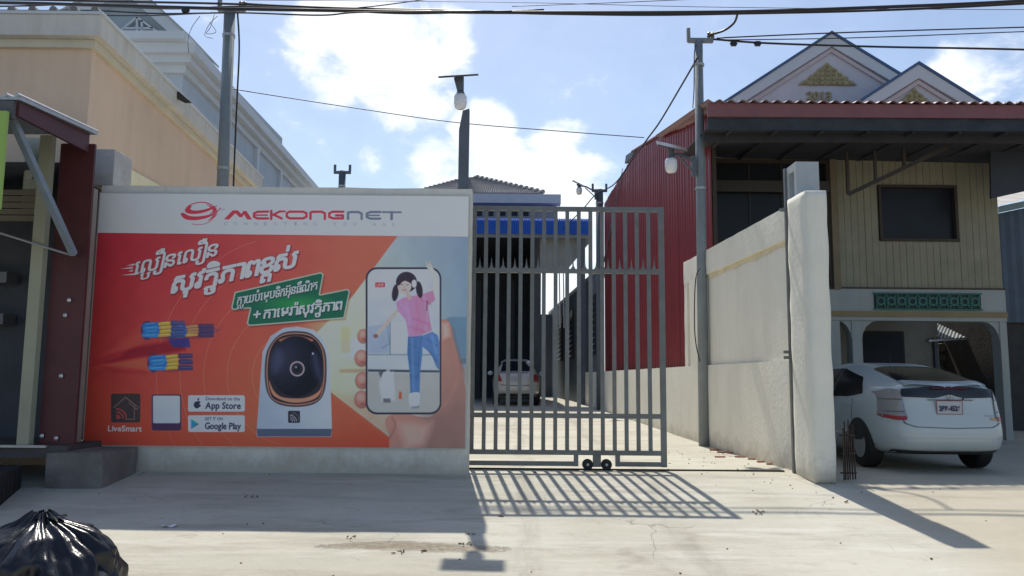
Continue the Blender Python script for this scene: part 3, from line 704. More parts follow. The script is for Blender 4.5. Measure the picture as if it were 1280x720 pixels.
# --- phone
rrect(457, 334, 551.5, 518, 14, (48, 44, 56), .4); 
def scr(u, v):
    t = np.clip((v - 340) / 170, 0, 1); c = lerp((162, 162, 174), (150, 158, 160), t); f_ = np.clip((v - 462) / 3, 0, 1)
    return (c * (1 - f_[..., None]) + np.array((150, 148, 142), np.float32) * f_[..., None]) / 255
rrect(459.3, 336.3, 549.5, 515.5, 12, scr, .35)
poly([(460, 408), (486, 404), (486, 441), (460, 442)], (132, 142, 160), 1.5, .8); poly([(489, 402), (520, 402), (520, 441), (489, 441)], (166, 168, 176), 1.2, .9)
stroke([(487.5, 400), (487.5, 443)], .9, (64, 76, 92)); stroke([(460, 443.5), (549, 443.5)], .8, (84, 90, 98)); stroke([(484, 404), (486.5, 430), (477, 435)], 1, (70, 104, 136), .6, .7)
poly([(460, 461.5), (549, 463), (549, 465.5), (460, 464.5)], (60, 64, 70), .6); poly([(459.5, 444), (486, 444), (549, 446), (549, 461), (459.5, 461)], (160, 164, 166), .8, .7)
rrect(469, 353, 481, 359, .8, (178, 40, 44)); text('LIVE', 470.5, 358, 9, 3.8, (220, 170, 170), bold=.1)
poly([(478, 468), (486, 460), (488, 465), (492, 464), (494, 500), (478, 502), (474, 480)], (172, 172, 176), 1.4, .9); poly([(479, 498), (488, 498), (488, 503), (479, 503)], (70, 70, 80), 1, .8); poly([(473, 466), (480, 462), (476, 472)], (60, 60, 70), .8, .8)
poly([(499, 489), (502, 490), (502, 499), (498, 498)], (190, 78, 44), .5); 
# --- the little girl on the screen
JN = lambda u, v: lerp((58, 92, 138), (84, 118, 162), np.clip((u - 508) / 40, 0, 1)) / 255
SKN = (188, 150, 138)
poly([(525, 421), (540, 414.5), (547, 419), (549.4, 428), (549.4, 463), (545, 458), (540, 445), (534, 438), (526, 432)], (74, 106, 152), .6)
poly([(510, 420), (528, 419), (528, 440), (525, 468), (524.5, 493), (513, 493), (512, 466), (509, 440)], JN, .5)
stroke([(527, 421), (524, 440), (522, 470)], .8, (40, 62, 100), .5, .6)
for q_ in ([(512, 430), (520, 434)], [(513, 452), (523, 456)], [(514, 470), (523, 473)], [(534, 424), (546, 432)], [(538, 440), (546, 452)]): stroke(q_, 1.8, (44, 72, 116), 1.2, .45)
for q_ in ([(515, 424), (516, 460), (517, 488)], [(540, 420), (545, 440)]): stroke(q_, 2.6, (112, 146, 186), 1.8, .45)
poly(smooth([(512, 492), (524, 491), (524, 504), (521, 510), (513, 508), (511, 500)]), (184, 186, 190), .5); poly([(514, 508), (524, 507), (524, 510), (515, 511)], (120, 120, 130), .5)
stroke([(497, 388), (486, 401), (472, 417)], 4.6, SKN, .5, sm=True); ell(469.5, 420, 3.2, 2.6, (120, 84, 80))
stroke([(536, 378), (544, 362), (543, 345), (538, 335)], 5.4, (196, 166, 156), .5, sm=True); ell(536.5, 333, 3.6, 3.2, (196, 166, 156), rot=.3); stroke([(536, 334), (533, 327)], 1.3, (190, 150, 140)); stroke([(538, 333), (537, 327)], 1.3, (190, 150, 140))
poly([(495, 378), (504, 372), (516, 370), (530, 367), (541, 363), (544, 375), (535, 382), (537, 400), (540, 413), (524, 420), (511, 421), (507, 400), (497, 388)], lambda u, v: lerp((206, 112, 150), (176, 108, 134), np.clip((u - 500) / 45, 0, 1)) / 255, .5)
stroke([(520, 375), (523, 395), (520, 415)], 2, (186, 92, 132), 1.5, .5, sm=True)
for q_ in ([(508, 378), (511, 396), (513, 416)], [(530, 372), (534, 392), (532, 412)], [(502, 380), (508, 388)]): stroke(q_, 2.4, (222, 140, 172), 1.8, .5, sm=True)
for q_ in ([(516, 398), (536, 405)], [(512, 408), (530, 414)], [(526, 374), (538, 380)]): stroke(q_, 1.4, (150, 70, 104), 1.2, .5)
for hx in ((494, 366), (524, 362)): ell(hx[0], hx[1], 4, 10.5, (44, 36, 46), .7, rot=.12 if hx[0] < 500 else -.15)
ell(508, 352.5, 13, 12.8, (48, 40, 50), .5); ell(505.5, 358, 8.6, 9.6, (190, 154, 146), .6); stroke([(509, 366), (512, 373)], 4, (180, 140, 130), .6)
poly(smooth([(495, 352), (500, 346), (510, 343), (517, 349), (518, 358), (513, 354), (505, 351), (498, 357)]), (46, 38, 48), .5)
ell(517.5, 354.5, 3.2, 5, (184, 178, 186), .5); stroke([(501, 356), (503.5, 355.6)], .7, (60, 44, 48)); stroke([(508, 356.3), (510.5, 355.8)], .7, (60, 44, 48)); stroke([(503, 362), (505.5, 363.2), (508, 361.6)], .9, (150, 60, 66)); ell(505.3, 359.6, .8, .7, (160, 116, 108), .4)
stroke([(534, 376), (533, 388)], 1.2, (60, 40, 52), .5, .7)
# slight fading and scuffs of the print, then glare veil mixed in
g_ = np.random.RandomState(2); nz_ = g_.rand(CH // 40 + 2, CW // 40 + 2).astype(np.float32)
yy, xx = np.mgrid[0:CH, 0:CW].astype(np.float32) / 40; yi, xi = yy.astype(int), xx.astype(int); fy, fx = yy - yi, xx - xi
nn = nz_[yi, xi] * (1 - fx) * (1 - fy) + nz_[yi, xi + 1] * fx * (1 - fy) + nz_[yi + 1, xi] * (1 - fx) * fy + nz_[yi + 1, xi + 1] * fx * fy
IMG *= (1 + (nn - .5) * .05)[..., None]; IMG += (g_.rand(CH, CW).astype(np.float32)[..., None] - .5) * .025
PRINT_GAIN = 0.42                                        # ink reflectance: the photograph's print values over its shade level
IMG[:] = IMG * .90 + IMG.mean(-1, keepdims=True) * .06 + .018  # greyed and lifted: veiling glare put into the print colours
lin_ = np.where(IMG > .04045, ((np.clip(IMG, 0, 1) + .055) / 1.055) ** 2.4, IMG / 12.92) / PRINT_GAIN
srgb = np.where(lin_ > .0031308, 1.055 * np.clip(lin_, 1e-6, .86) ** (1 / 2.4) - .055, lin_ * 12.92)
im = bpy.data.images.new('banner_print', CW, CH)
buf = np.ones((CH, CW, 4), np.float32); buf[..., :3] = np.clip(srgb, 0, 1)[::-1]
im.pixels.foreach_set(buf.ravel()); im.update(); im.pack()
bm_ = bpy.data.materials.new('printed_vinyl'); bm_.use_nodes = True; t = bm_.node_tree
ti = t.nodes.new('ShaderNodeTexImage'); ti.image = im; ti.extension = 'EXTEND'; bb = t.nodes['Principled BSDF']
t.links.new(ti.outputs[0], bb.inputs['Base Color']); bb.inputs['Roughness'].default_value = .5; bb.inputs['Specular IOR Level'].default_value = .3
ban = empty('advertising_banner', (bx0, BY, bz0), 'large orange and white printed vinyl banner with Khmer headlines, a camera and a phone', 'banner')
nu, nv = 90, 60
def bfn(u, v):
    e = min(u, 1 - u, v, 1 - v) * 12; e = min(1, e)
    wv = .005 * math.sin(23 * u + 3 * v) + .008 * mnoise.noise(Vector((u * 9, v * 7, 0))) + .004 * mnoise.noise(Vector((u * 30 + v * 12, v * 9, 4))) + (.006 * math.sin(60 * (u + v)) * math.exp(-((u - .93) ** 2 + (v - .9) ** 2) * 60))
    return Vector(((bx1 - bx0) * u, -abs(wv) * e - .001, (bz1 - bz0) * v))
mbb = MB().grid(bfn, nu, nv); me = mbb.mesh('banner_sheet', True)
uv = me.uv_layers.new(name='UVMap')
for l_ in me.loops:
    co = me.vertices[l_.vertex_index].co; uv.data[l_.index].uv = (co.x / (bx1 - bx0), co.z / (bz1 - bz0))
new_obj('printed_sheet', me, bm_, ban)
W_, H_ = bx1 - bx0, bz1 - bz0
MB().box(-.012, W_ + .012, .0, .034, -.012, .0).box(-.012, W_ + .012, .0, .034, H_, H_ + .012).box(-.012, .0, .0, .034, 0, H_).box(W_, W_ + .012, .0, .034, 0, H_).build('frame', M('banner_frame', (.55, .54, .5), .6, .1, 3), ban)

# ------------------------------------------------------------------ sliding gate
GY0 = 10.78
gx = lambda px, py: at(px, py, GY0).x
gz_ = lambda px, py: at(px, py, GY0).z
GXL, GXR = gx(588, 420) - .12, gx(830.5, 420) + .01
gate = empty('sliding_gate', (GXL, GY0, 0), 'tall grey steel bar gate on two black wheels, drawn across the driveway', 'gate')
zt, zm, zl, zk, zb = gz_(710, 261.5), gz_(710, 339), gz_(710, 519.5), gz_(710, 565.5), gz_(710, 579.5)
XW1, XW2 = gx(720, 565), gx(772, 565)
part(MB().box(GXR - .075, GXR, GY0 - .03, GY0 + .03, zb - .035, zt + .035), 'gate_stile', steel, gate, bevel=.004)
part(MB().box(GXL, GXL + .06, GY0 - .03, GY0 + .03, zb - .035, zt + .035), 'gate_stile', steel, gate, bevel=.004)
for z, h in ((zt, .062), (zm, .058), (zl, .065), (zk, .065)):
    part(MB().box(GXL + .06, GXR - .075, GY0 - .026, GY0 + .026, z - h / 2, z + h / 2), 'gate_rail', steel, gate, bevel=.004)
part(MB().box(GXL + .06, XW1, GY0 - .026, GY0 + .026, zb - .03, zb + .03).box(XW2, GXR - .075, GY0 - .026, GY0 + .026, zb - .03, zb + .03), 'bottom_rail', steel, gate)
for px in (720, 772):
    x = gx(px, 572); part(MB().box(x - .03, x + .03, GY0 - .024, GY0 + .024, zb - .032, zk - .033), 'wheel_post', steel, gate)
part(MB().box(gx(741, 572), gx(751, 572), GY0 - .02, GY0 + .02, zb - .04, zk - .033), 'wheel_bracket', steel, gate)
bars = [591.5 + 14.68 * i for i in range(16)]
xb = [gx(p, 420) for p in bars]
for x in xb:
    for z0, z1 in ((zk + .034, zl - .034), (zl + .034, zm - .03), (zm + .03, zt - .032)):
        ubox('gate_bar', steel, gate, (x, GY0, (z0 + z1) / 2), (.052, .034, z1 - z0))
sp = MB().add([(-.034, -.003, 0), (.034, -.003, 0), (.012, -.003, .035), (0, -.003, .155), (-.012, -.003, .035), (-.034, .003, 0), (.034, .003, 0), (.012, .003, .035), (0, .003, .155), (-.012, .003, .035)],
              [(0, 1, 2, 3, 4), (9, 8, 7, 6, 5), (0, 5, 6, 1), (1, 6, 7, 2), (2, 7, 8, 3), (3, 8, 9, 4), (4, 9, 5, 0)]).mesh('spike')
sp.materials.append(steel)
for i in range(len(xb)):
    x = xb[i] + (.078 if i < len(xb) - 1 else .07)
    o = bpy.data.objects.new('gate_spike', sp); COL.objects.link(o); o.parent = gate; o.location = (x - GXL, -.028, zm + .028)
for px in (734.5, 758):
    c = Vector((gx(px, 579), GY0, .074)); wh = part(MB().lathe([(.02, -.03), (.066, -.03), (.072, -.022), (.05, -.008), (.05, .008), (.072, .022), (.066, .03), (.02, .03)], c, 20, 'y'), 'gate_wheel', black, gate, smooth=False)
    MB().lathe([(.018, -.036), (.018, .036)], c - gate.location, 10, 'y').build('axle', galv, wh)
tag(MB().box(-3.6, 3.62, GY0 - .012, GY0 + .012, .004, .02).box(-3.6, 3.62, GY0 - .03, GY0 + .03, .001, .006).build('gate_track', rust), 'thin rusty steel rail let into the ground under the sliding gate', 'rail')

# ------------------------------------------------------------------ right hand boundary wall (runs away from the street)
WX = lambda y: 4.34 - .0513 * y
def along(p): return Vector((p.x + WX(p.y), p.y, p.z))
rw = empty('side_wall', (WX(10.6), 10.6, 0), 'long white plastered wall with a recessed panel and a low rear stretch, right of the gate', 'wall')
hz = 3.60
def rwall(y0, y1, x0, x1, z0, z1, nm='wall_section', m=plaster2, seed=0, step=.16, amp=.004, rnd=.012):
    return bm_obj(rough_box(x0, x1, y0, y1, z0, z1, step, amp, rnd, seed, skew=along), nm, m, rw, off=rw.location)
rwall(10.55, 30.5, .0, .20, -.05, 1.48, seed=1, step=.3)
rwall(10.55, 16.2, .055, .19, 1.45, 3.3, 'recessed_panel', seed=2)
rwall(10.55, 16.25, .0, .2, 3.14, hz, 'top_band', seed=4)
rwall(14.75, 15.85, .004, .2, 1.45, 3.2, 'pier', seed=5); rwall(16.02, 16.25, .004, .2, 1.45, 3.2, 'pier', seed=6)
# damp ochre stain under the band
mst = M('ochre_stain', (.72, .63, .44), .9, .15, 3, .4, 14, dirt=(.72, .66, .52), dirt_amt=.7, dirt_scale=2)
def stainf(u, v):
    y = 10.7 + 4.0 * u; wv = .10 + .05 * mnoise.noise(Vector((u * 9, 0, 0))) + .03 * mnoise.noise(Vector((u * 31, 0, 2)))
    return along(Vector((.0455, y, 3.165 - wv * v))) - rw.location
so_ = MB().grid(stainf, 40, 2).build('stain', mst, rw)
pil = bm_obj(rough_box(-.0, .30, 9.93, 10.58, -.06, 3.62,   .09, .009, .035, 9, skew=lambda p: Vector((p.x + 3.695 - .03 * (p.y - 9.93), p.y, p.z))), 'gate_pillar', plaster2, sharp=False)
tag(pil, 'thick rounded white gate pillar at the street end of the side wall', 'pillar')
# steel gate post with an open box head
c = at(991.5, 590, 10.62)
gp = empty('gate_catch_post', (3.70, 10.64, 0), 'grey steel channel post with open box head rising behind the white pillar', 'gate post')
x0 = at(990, 420, 10.62).x - .01
part(MB().box(x0 - .03, x0 + .015, 10.60, 10.66, 0, 4.06), 'channel', steel, gp, bevel=.003)
hb = MB(); bxl, bxr = x0 + .0, x0 + .30; zt_, zb_ = at(995, 207, 10.45).z, at(995, 248, 10.45).z - .2
hb.box(bxl, bxr, 10.25, 10.62, zt_ - .10, zt_); hb.box(bxl + .09, bxr, 10.25, 10.62, zb_, zt_ - .10)
hb.box(bxl, bxl + .09, 10.25, 10.33, zb_, zt_ - .10); hb.box(bxl, bxl + .09, 10.53, 10.62, zb_, zt_ - .10); hb.box(bxl, bxl + .09, 10.33, 10.53, zb_, zb_ + .14)
part(hb, 'box_head', M('grey_head', (.42, .45, .47), .6, .08, 4), gp)
for z in (at(990, 262, 10.6).z, at(992, 447, 10.6).z, at(992, 440, 10.6).z):
    part(MB().box(x0 - .10, x0 - .03, 10.61, 10.65, z - .02, z + .02), 'catch', steel, gp)
# folded rusty rods beside the pillar
rg = empty('rusty_rods', (4.2, 9.98, 0), 'bundle of thin rusty upright rods standing against the foot of the pillar', 'iron rods')
for i, (px, h) in enumerate(((1049, .62), (1052, .70), (1055.5, .58), (1059, .72), (1063, .60), (1067, .66))):
    p0 = gpt(px, 600); part(MB().tube([(p0.x, 10.0 + .02 * i, -.01), (p0.x + .01, 10.0 + .03 * i, h)], .010, 6), 'rod', rust, rg)
a0, a1 = gpt(1048, 600), gpt(1068, 600)
for z in (.06, .30, .52): part(MB().box(a0.x, a1.x, 10.08, 10.09, z, z + .018), 'cross_bar', rust, rg)

# ------------------------------------------------------------------ poles and solar lamps
def pole(x, y, h, w0, w1, label, mat=polem, head='bar', lean=0, group=None):
    t_ = empty('utility_pole', (x, y, 0), label, 'utility pole', group)
    n = 8; prof = []
    mbp = MB()
    for z, w_ in ((-.05, w0), (h * .5, (w0 + w1) / 2), (h, w1)):
        pass
    pts = [(0, 0, -.05), (lean * .5, 0, h * .5), (lean, 0, h)]
    mbp.tube(pts, [w0 * .54, (w0 + w1) * .27, w1 * .54], 10)
    mbp.build('pole_shaft', mat, t_, smooth=True)
    if head == 'bar':
        MB().box(lean - .2, lean + .28, -.04, .04, h - .02, h + .06).build('cross_arm', mat, t_)
        MB().box(lean - .22, lean - .16, -.035, .035, h + .0, h + .26).build('bracket', mat, t_)
        for dx in (.2, .27): MB().lathe([(.02, 0), (.04, .04), (.025, .07), (.04, .1), (.015, .13)], (lean + dx, -.01, h + .06), 10).build('insulator', M('insulator_brown', (.12, .09, .08), .3, .1, 5), t_)
    elif head == 'fork':
        MB().box(lean - .26, lean + .26, -.04, .04, h - .08, h).build('cross_arm', mat, t_)
        for s_ in (-1, 1): MB().box(lean + s_ * .23 - .035, lean + s_ * .23 + .035, -.03, .03, h + .003, h + .2).build('bracket', mat, t_)
    for z in (h * .62, h - .5): MB().lathe([(w0 * .56, z), (w0 * .56, z + .05)], (lean * z / h, 0, 0), 10).build('clamp_band', galv, t_)
    return t_
RPy = 14.75; rp = at(877.5, 556, RPy); rt = at(883 - 3, 52, RPy)
RPX = at(877.5, 400, RPy).x
pole(RPX, RPy, rt.z, .19, .15, 'tall grey pole standing against the white side wall, carrying a solar lamp', lean=.03)
LPy = 14.0; lt = at(289, 14, LPy); LPX = at(283, 200, LPy).x
pole(LPX, LPy, lt.z, .21, .19, 'tall grey pole rising behind the left half of the banner wall under tangled cables', lean=at(289, 20, LPy).x - LPX - .03)
FPy = 24.0; ft = at(428, 214, FPy); pole(ft.x, FPy, ft.z, .2, .2, 'distant grey pole with forked top just peeping over the middle of the banner wall', dpole, 'fork')
BPy = 26.6; bt = at(751, 237, BPy); pole(at(750, 400, BPy).x, BPy, bt.z, .24, .23, 'thick grey pole far behind the gate, next to the end of the red cladding', dpole, 'fork')

def solar_lamp(px, py, Y, panel, arm_to, label, bulb_r, sc=1.0, tilt=0.0):
    """px,py: bulb centre; panel: (left x, left y, right x, right y); arm_to: pixel where the arm meets its pole"""
    c = at(px, py, Y); t_ = empty('solar_lamp', c, label, 'solar lamp', 'solar lamps on the yard poles')
    r_ = bulb_r
    part(MB().lathe([(r_ * .55, -r_ * 1.25), (r_ * .85, -r_ * 1.0), (r_ * 1.0, -r_ * .2), (r_ * .98, r_ * .7), (r_ * .8, r_ * 1.05)], c, 18), 'lamp_globe', lampw, t_, smooth=True)
    part(MB().lathe([(r_ * .72, r_ * 1.06), (r_ * .55, r_ * 1.5), (r_ * .3, r_ * 1.7)], c, 14), 'lamp_cap', dpole, t_, smooth=True)
    pl, pr = at(panel[0], panel[1], Y), at(panel[2], panel[3], Y)
    mid = (pl + pr) / 2; ax = (pr - pl); ln_ = ax.length; ax.normalize(); up = Vector((0, 1, 0)).cross(ax) * -1
    if up.z < 0: up = -up
    up = (up + Vector((0, tilt, 0))).normalized(); dp = ax.cross(up).normalized()
    q = [mid + ax * (i * ln_ / 2) + dp * (j * ln_ * .36) for i, j in ((-1, -1), (1, -1), (1, 1), (-1, 1))]
    b = MB().prism(q, up * .022 * sc); part(b, 'solar_panel', panelm, t_)
    part(MB().tube([c + Vector((0, 0, r_ * 1.6)), mid - up * .01], [.045 * sc, .07 * sc], 8), 'stem', dpole, t_)
    if arm_to:
        a = at(arm_to[0], arm_to[1], arm_to[2])
        s0 = c + Vector((0, 0, r_ * 1.8)); part(MB().tube([s0, s0.lerp(a, .4) + Vector((0, 0, .05)), a + Vector((0, 0, .0))], .03 * sc, 8), 'arm', dpole, t_)
        part(MB().tube([s0.lerp(a, .35), a + Vector((0, 0, -.22 * sc))], .018 * sc, 6), 'brace', dpole, t_)
        part(MB().box(a.x - .05, a.x + .02, a.y - .05, a.y + .05, a.z - .28 * sc, a.z + .1 * sc), 'clamp', dpole, t_)
    return t_
solar_lamp(839, 206.5, 14.5, (821, 179.5, 858, 188), (868, 202, 14.7), 'white globe solar lamp fixed to the pole in front of the red cladding', .115, 1.0, -.5)
solar_lamp(724, 238.5, 26.3, (715.5, 226, 729.5, 233), (745, 240, 26.5), 'small solar lamp with drooping panel on the distant pole behind the gate', .10, .9, -.4)
# the square steel mast beside the gate with its own lamp
PY = 10.62; a = at(572.5, 220, PY); b_ = at(586, 220, PY); tt = at(580, 137, PY)
MX = (a.x + b_.x) / 2
mast = empty('lamp_mast', (MX, PY, 0), 'dark square steel mast rising behind the right end of the banner wall', 'mast')
part(MB().prism([(MX - .068, PY - .05, 0), (MX + .068, PY - .05, 0), (MX + .07, PY - .05, tt.z), (MX - .02, PY - .05, tt.z - .03), (MX - .068, PY - .05, tt.z - .3)], (0, .11, 0)), 'mast_tube', dpole, mast)
solar_lamp(575.5, 126.5, PY - .12, (549, 97.5, 598, 94.5), None, 'white globe solar lamp with a broad flat panel at the top of the square mast', .088, 1.0, -.38)

# ------------------------------------------------------------------ overhead cables
def cable(pts, rad, label, group='overhead cables', sag=0, mat=cablem, name='overhead_cable'):
    P = [at(*p) for p in pts]
    sm = []
    for i in range(len(P) - 1):
        g = lambda k: P[max(0, min(len(P) - 1, k))]
        p0, p1, p2, p3 = g(i - 1), g(i), g(i + 1), g(i + 2)
        for k in range(8):
            t_ = k / 8; sm.append(.5 * (2 * p1 + (p2 - p0) * t_ + (2 * p0 - 5 * p1 + 4 * p2 - p3) * t_ * t_ + (3 * p1 - p0 - 3 * p2 + p3) * t_ ** 3))
    sm.append(P[-1])
    o = MB().tube(sm, rad, 6).build(name, mat, smooth=True)
    return tag(o, label, 'cable', group)
CYL, CYM = 13.7, 13.9
cable([(-500, 2, 13), (-40, 3, CYL), (140, 7, CYL), (292, 11, CYL), (480, 14, CYL), (640, 15.5, CYL), (900, 15, CYL), (1100, 9, CYL), (1280, 1, CYL), (1500, -16, CYL), (2100, -60, CYL)], .030, 'thickest black cable bundle spanning the whole top of the view')
cable([(-500, -2, 13), (-40, -1, CYM), (150, 2, CYM), (292, 5, CYM), (420, 10, CYM), (560, 13, CYM), (700, 17.5, CYM), (900, 17.5, CYM), (1280, 4.5, CYM), (2100, -50, CYM)], .020, 'black cable twisting along just under the main bundle')
cable([(-500, 18, 13), (-40, 15, 13.6), (100, 13, 13.6), (200, 17, 13.6), (300, 16, 13.6), (400, 19, 13.6), (460, 15, 13.6), (640, 14, 13.6)], .014, 'thin black cable joining the bundle from the lower left')
cable([(-500, 4, 13), (-40, 8, 13.8), (90, 6, 13.8), (210, 11, 13.8), (300, 8, 13.8), (420, 13, 13.8), (520, 17, 13.8), (680, 12, 13.8)], .014, 'thin black cable weaving through the bundle near the left pole')
cable([(-60, 12, 13.5), (60, 18, 13.5), (180, 19.5, 13.5), (262, 16, 13.5)], .011, 'low slack cable sagging below the bundle at the far left')
cable([(305, 4, 13.9), (400, 9, 13.9), (455, 9, 13.9), (550, -3, 13.9), (640, -12, 13.9)], .010, 'thin cable climbing out of the frame above the banner')
cable([(640, 8, 15), (800, 2, 15), (950, -5, 15)], .007, 'fine wire leaving the frame above the big cloud')
cable([(305, 0, 16), (640, 3, 16), (900, 9, 16), (1280, 12, 16), (1800, 10, 16)], .006, 'fine wire running level just under the main cable at right')
cable([(283, 108, 14), (302, 113, 14.3), (450, 136, 14.8), (570, 153, 15), (700, 164, 15.4), (805, 172, 16)], .009, 'fine wire dipping from the left pole to the peak of the red cladding')
cable([(886, 44, 14.7), (905, 38, 14.6), (918, 28, 14.3), (922, 16, 13.9)], .022, 'thick short cable looping from the right pole up to the bundle')
cable([(896, 47.5, 14.7), (1060, 40.5, 14.9), (1280, 34, 15), (1700, 22, 15.5)], .013, 'cable leaving the right pole, the upper one of three')
cable([(896, 50, 14.7), (1060, 47.5, 14.9), (1280, 39.5, 15), (1700, 24, 15.5)], .010, 'cable leaving the right pole, the middle one of three')
cable([(892, 49, 14.7), (960, 54, 14.8), (1100, 58.5, 14.9), (1280, 62, 15), (1700, 74, 15.5)], .020, 'thick cable leaving the right pole, the lowest of three')
cable([(872, 72, 14.6), (850, 110, 15.5), (825, 152, 17), (809, 174, 18), (790, 200, 21), (768, 230, 24), (745, 243, 26), (728, 262, 27), (705, 285, 30)], .019, 'black cable slanting from the right pole down along the red cladding')
cable([(871, 56, 14.6), (868, 66, 14.62), (867.5, 110, 14.62), (866, 135, 14.62)], .009, 'thin cable hanging straight down beside the head of the right pole')
cable([(297, 17, 13.85), (299, 60, 13.85), (296, 130, 13.85), (292, 228, 13.85), (291, 300, 13.85)], .016, 'black cable hanging down beside the left pole')
cable([(875, 335, 14.5), (869.5, 350, 14.45), (868, 400, 14.45), (870, 430, 14.45), (875, 452, 14.5)], .010, 'loop of black cable bulging from the foot half of the right pole')
rs = random.Random(4)
for lab, pts in (('loose wire end curling below the bundle left of the pole', [(272, 20), (262, 30), (256, 44), (266, 48)]), ('stray wire drooping in a long hook left of the pole', [(250, 20), (240, 34), (235, 50), (236, 66)]), ('short frayed wire hanging in the tangle beside the pole', [(268, 18), (263, 34), (258, 42), (270, 40), (262, 28)])):
    cable([(x, y, 13.7) for x, y in pts], .005, lab, 'loose wire ends')
for px, lab in ((232, 'black cable splice box strapped in the bundle left of the pole'), (917, 'small black cable clamp on the lowest cable nearest the right pole'), (947, 'small black cable clamp on the lowest cable, second from the right pole')):
    py, Y = (13, 13.6) if px < 300 else (54.5, 14.75)
    c = at(px, py, Y); o = MB().box(c.x - .05, c.x + .05, c.y - .03, c.y + .03, c.z - .045, c.z + .04).box(c.x - .07, c.x + .07, c.y - .015, c.y + .015, c.z - .015, c.z + .015).build('cable_clamp', cablem); tag(o, lab, 'cable clamp')
# bracket with two arms on top of the left pole
o = MB(); c = at(289, 10, 13.95)
o.box(c.x - .24, c.x + .24, c.y - .03, c.y + .03, c.z - .06, c.z + .03).box(c.x - .22, c.x - .16, c.y - .029, c.y + .029, c.z + .031, c.z + .25).box(c.x + .16, c.x + .22, c.y - .029, c.y + .029, c.z + .031, c.z + .25)

# ------------------------------------------------------------------ neighbour's red clad side wall (corrugated sheets)
CX = lambda y: 4.76 - .055 * y
cl = empty('red_cladding', (CX(15.4), 15.4, 0), 'tall dark red corrugated metal side wall rising behind the white wall', 'metal cladding')
topf = lambda y: float(np.interp(y, [15.3, 22.7, 23.2, 27.7], [6.62, 7.80, 7.66, 7.36]))
y = 15.42; k = 0
while y < 27.6:
    y2 = min(27.62, y + .82); nn_ = max(2, int((y2 - y) / .052)); off = .012 * (k % 2)
    me_ = MB()
    for i in range(nn_ + 1):
        yy_ = y + (y2 - y) * i / nn_; d = .022 * (1 if i % 4 in (1, 2) else 0)
        for z in (.8, topf(yy_)): me_.v.append((CX(yy_) - d - off, yy_, z))
    for i in range(nn_): me_.f.append((2 * i, 2 * i + 1, 2 * i + 3, 2 * i + 2))
    part(me_, 'cladding_sheet', redm, cl); y = y2; k += 1
part(MB().prism([(CX(15.42) + .02, 15.42, .7), (CX(27.6) + .02, 27.6, .7), (CX(27.6) + .02, 27.6, 7.3), (CX(22.7) + .02, 22.7, 7.7), (CX(15.42) + .02, 15.42, 6.55)], (.08, 0, 0)), 'backing_frame', wood, cl)
q = []
for y_ in (15.4, 19, 22.7): q.append((CX(y_) - .05, y_, topf(y_) + .01))
part(MB().tube(q, .035, 6), 'edge_flashing', M('roof_flashing', (.22, .10, .10), .5, .1, 4), cl)
part(MB().prism([(CX(22.0) - .05, 22.0, 7.72), (CX(23.6) - .05, 23.6, 7.95), (CX(23.8) - .05, 23.8, 7.75), (CX(22.9) - .05, 22.9, 7.66)], (.25, 0, 0)), 'ridge_cap', dpole, cl)
for y_, z0, z1 in ((26.8, 6.6, 7.45), (25.6, 6.9, 7.5)): part(MB().prism([(CX(27.68) - .06, 27.68, 5.2), (CX(27.5) - .06, 27.5, 5.2), (CX(24.2) - .06, 24.2, 7.5), (CX(24.0) - .06, 24.0, 7.66)], (-.02, 0, 0)), 'edge_trim', dpole, cl) if y_ > 26 else None

# ------------------------------------------------------------------ two storey house with the carport (right)
HY = 16.5
hx = lambda px, py=300: at(px, py, HY).x
hz_ = lambda px, py: at(px, py, HY).z
house = empty('two_storey_house', (3.9, HY, 0), 'two storey house with beige boards above an open carport, red roof edge and pale gables', 'house')
HXL, HXR = CX(16.5) + .15, hx(1252, 300)
zc = hz_(1150, 400); zy0, zy1 = hz_(1150, 396), hz_(1150, 390); zb1 = hz_(1150, 361); ztop = 5.9
# ground floor front: pillars, arches, beam
cols_ = [(HXL, hx(1046)), (hx(1060.5), hx(1073)), (hx(1243), HXR)]
for x0, x1 in cols_:
    part(MB().box(x0, x1, HY, HY + .3, -.05, zc - .02), 'pillar', house_w, house, bevel=.01)
part(MB().box(HXL, HXR, HY - .02, HY + .3, zc - .02, zy0), 'beam', house_w, house)
part(MB().box(HXL, HXR, HY - .06, HY + .3, zy0, zy1), 'yellow_ledge', yell, house)
part(MB().box(HXL, HXR, HY - .01, HY + .3, zy1, zb1 - .01), 'parapet_band', house_w, house)
part(MB().box(HXL, HXR, HY - .03, HY + .3, zb1 - .01, zb1 + .02), 'string_course', wood, house)
def haunch(xc, s_, w_=.34, h=.42):
    pts = [(xc, HY + .02, zc - .02), (xc + s_ * w_, HY + .02, zc - .02)] + [(xc + s_ * w_ * (1 - math.sin(R(a_))), HY + .02, zc - .02 - h * (1 - math.cos(R(a_)))) for a_ in (22, 45, 68)] + [(xc, HY + .02, zc - .02 - h)]
    part(MB().prism(pts, (0, .25, 0)), 'arch_haunch', house_w, house)
haunch(hx(1060.5), -1, .3); haunch(hx(1073), 1); haunch(hx(1243), -1)
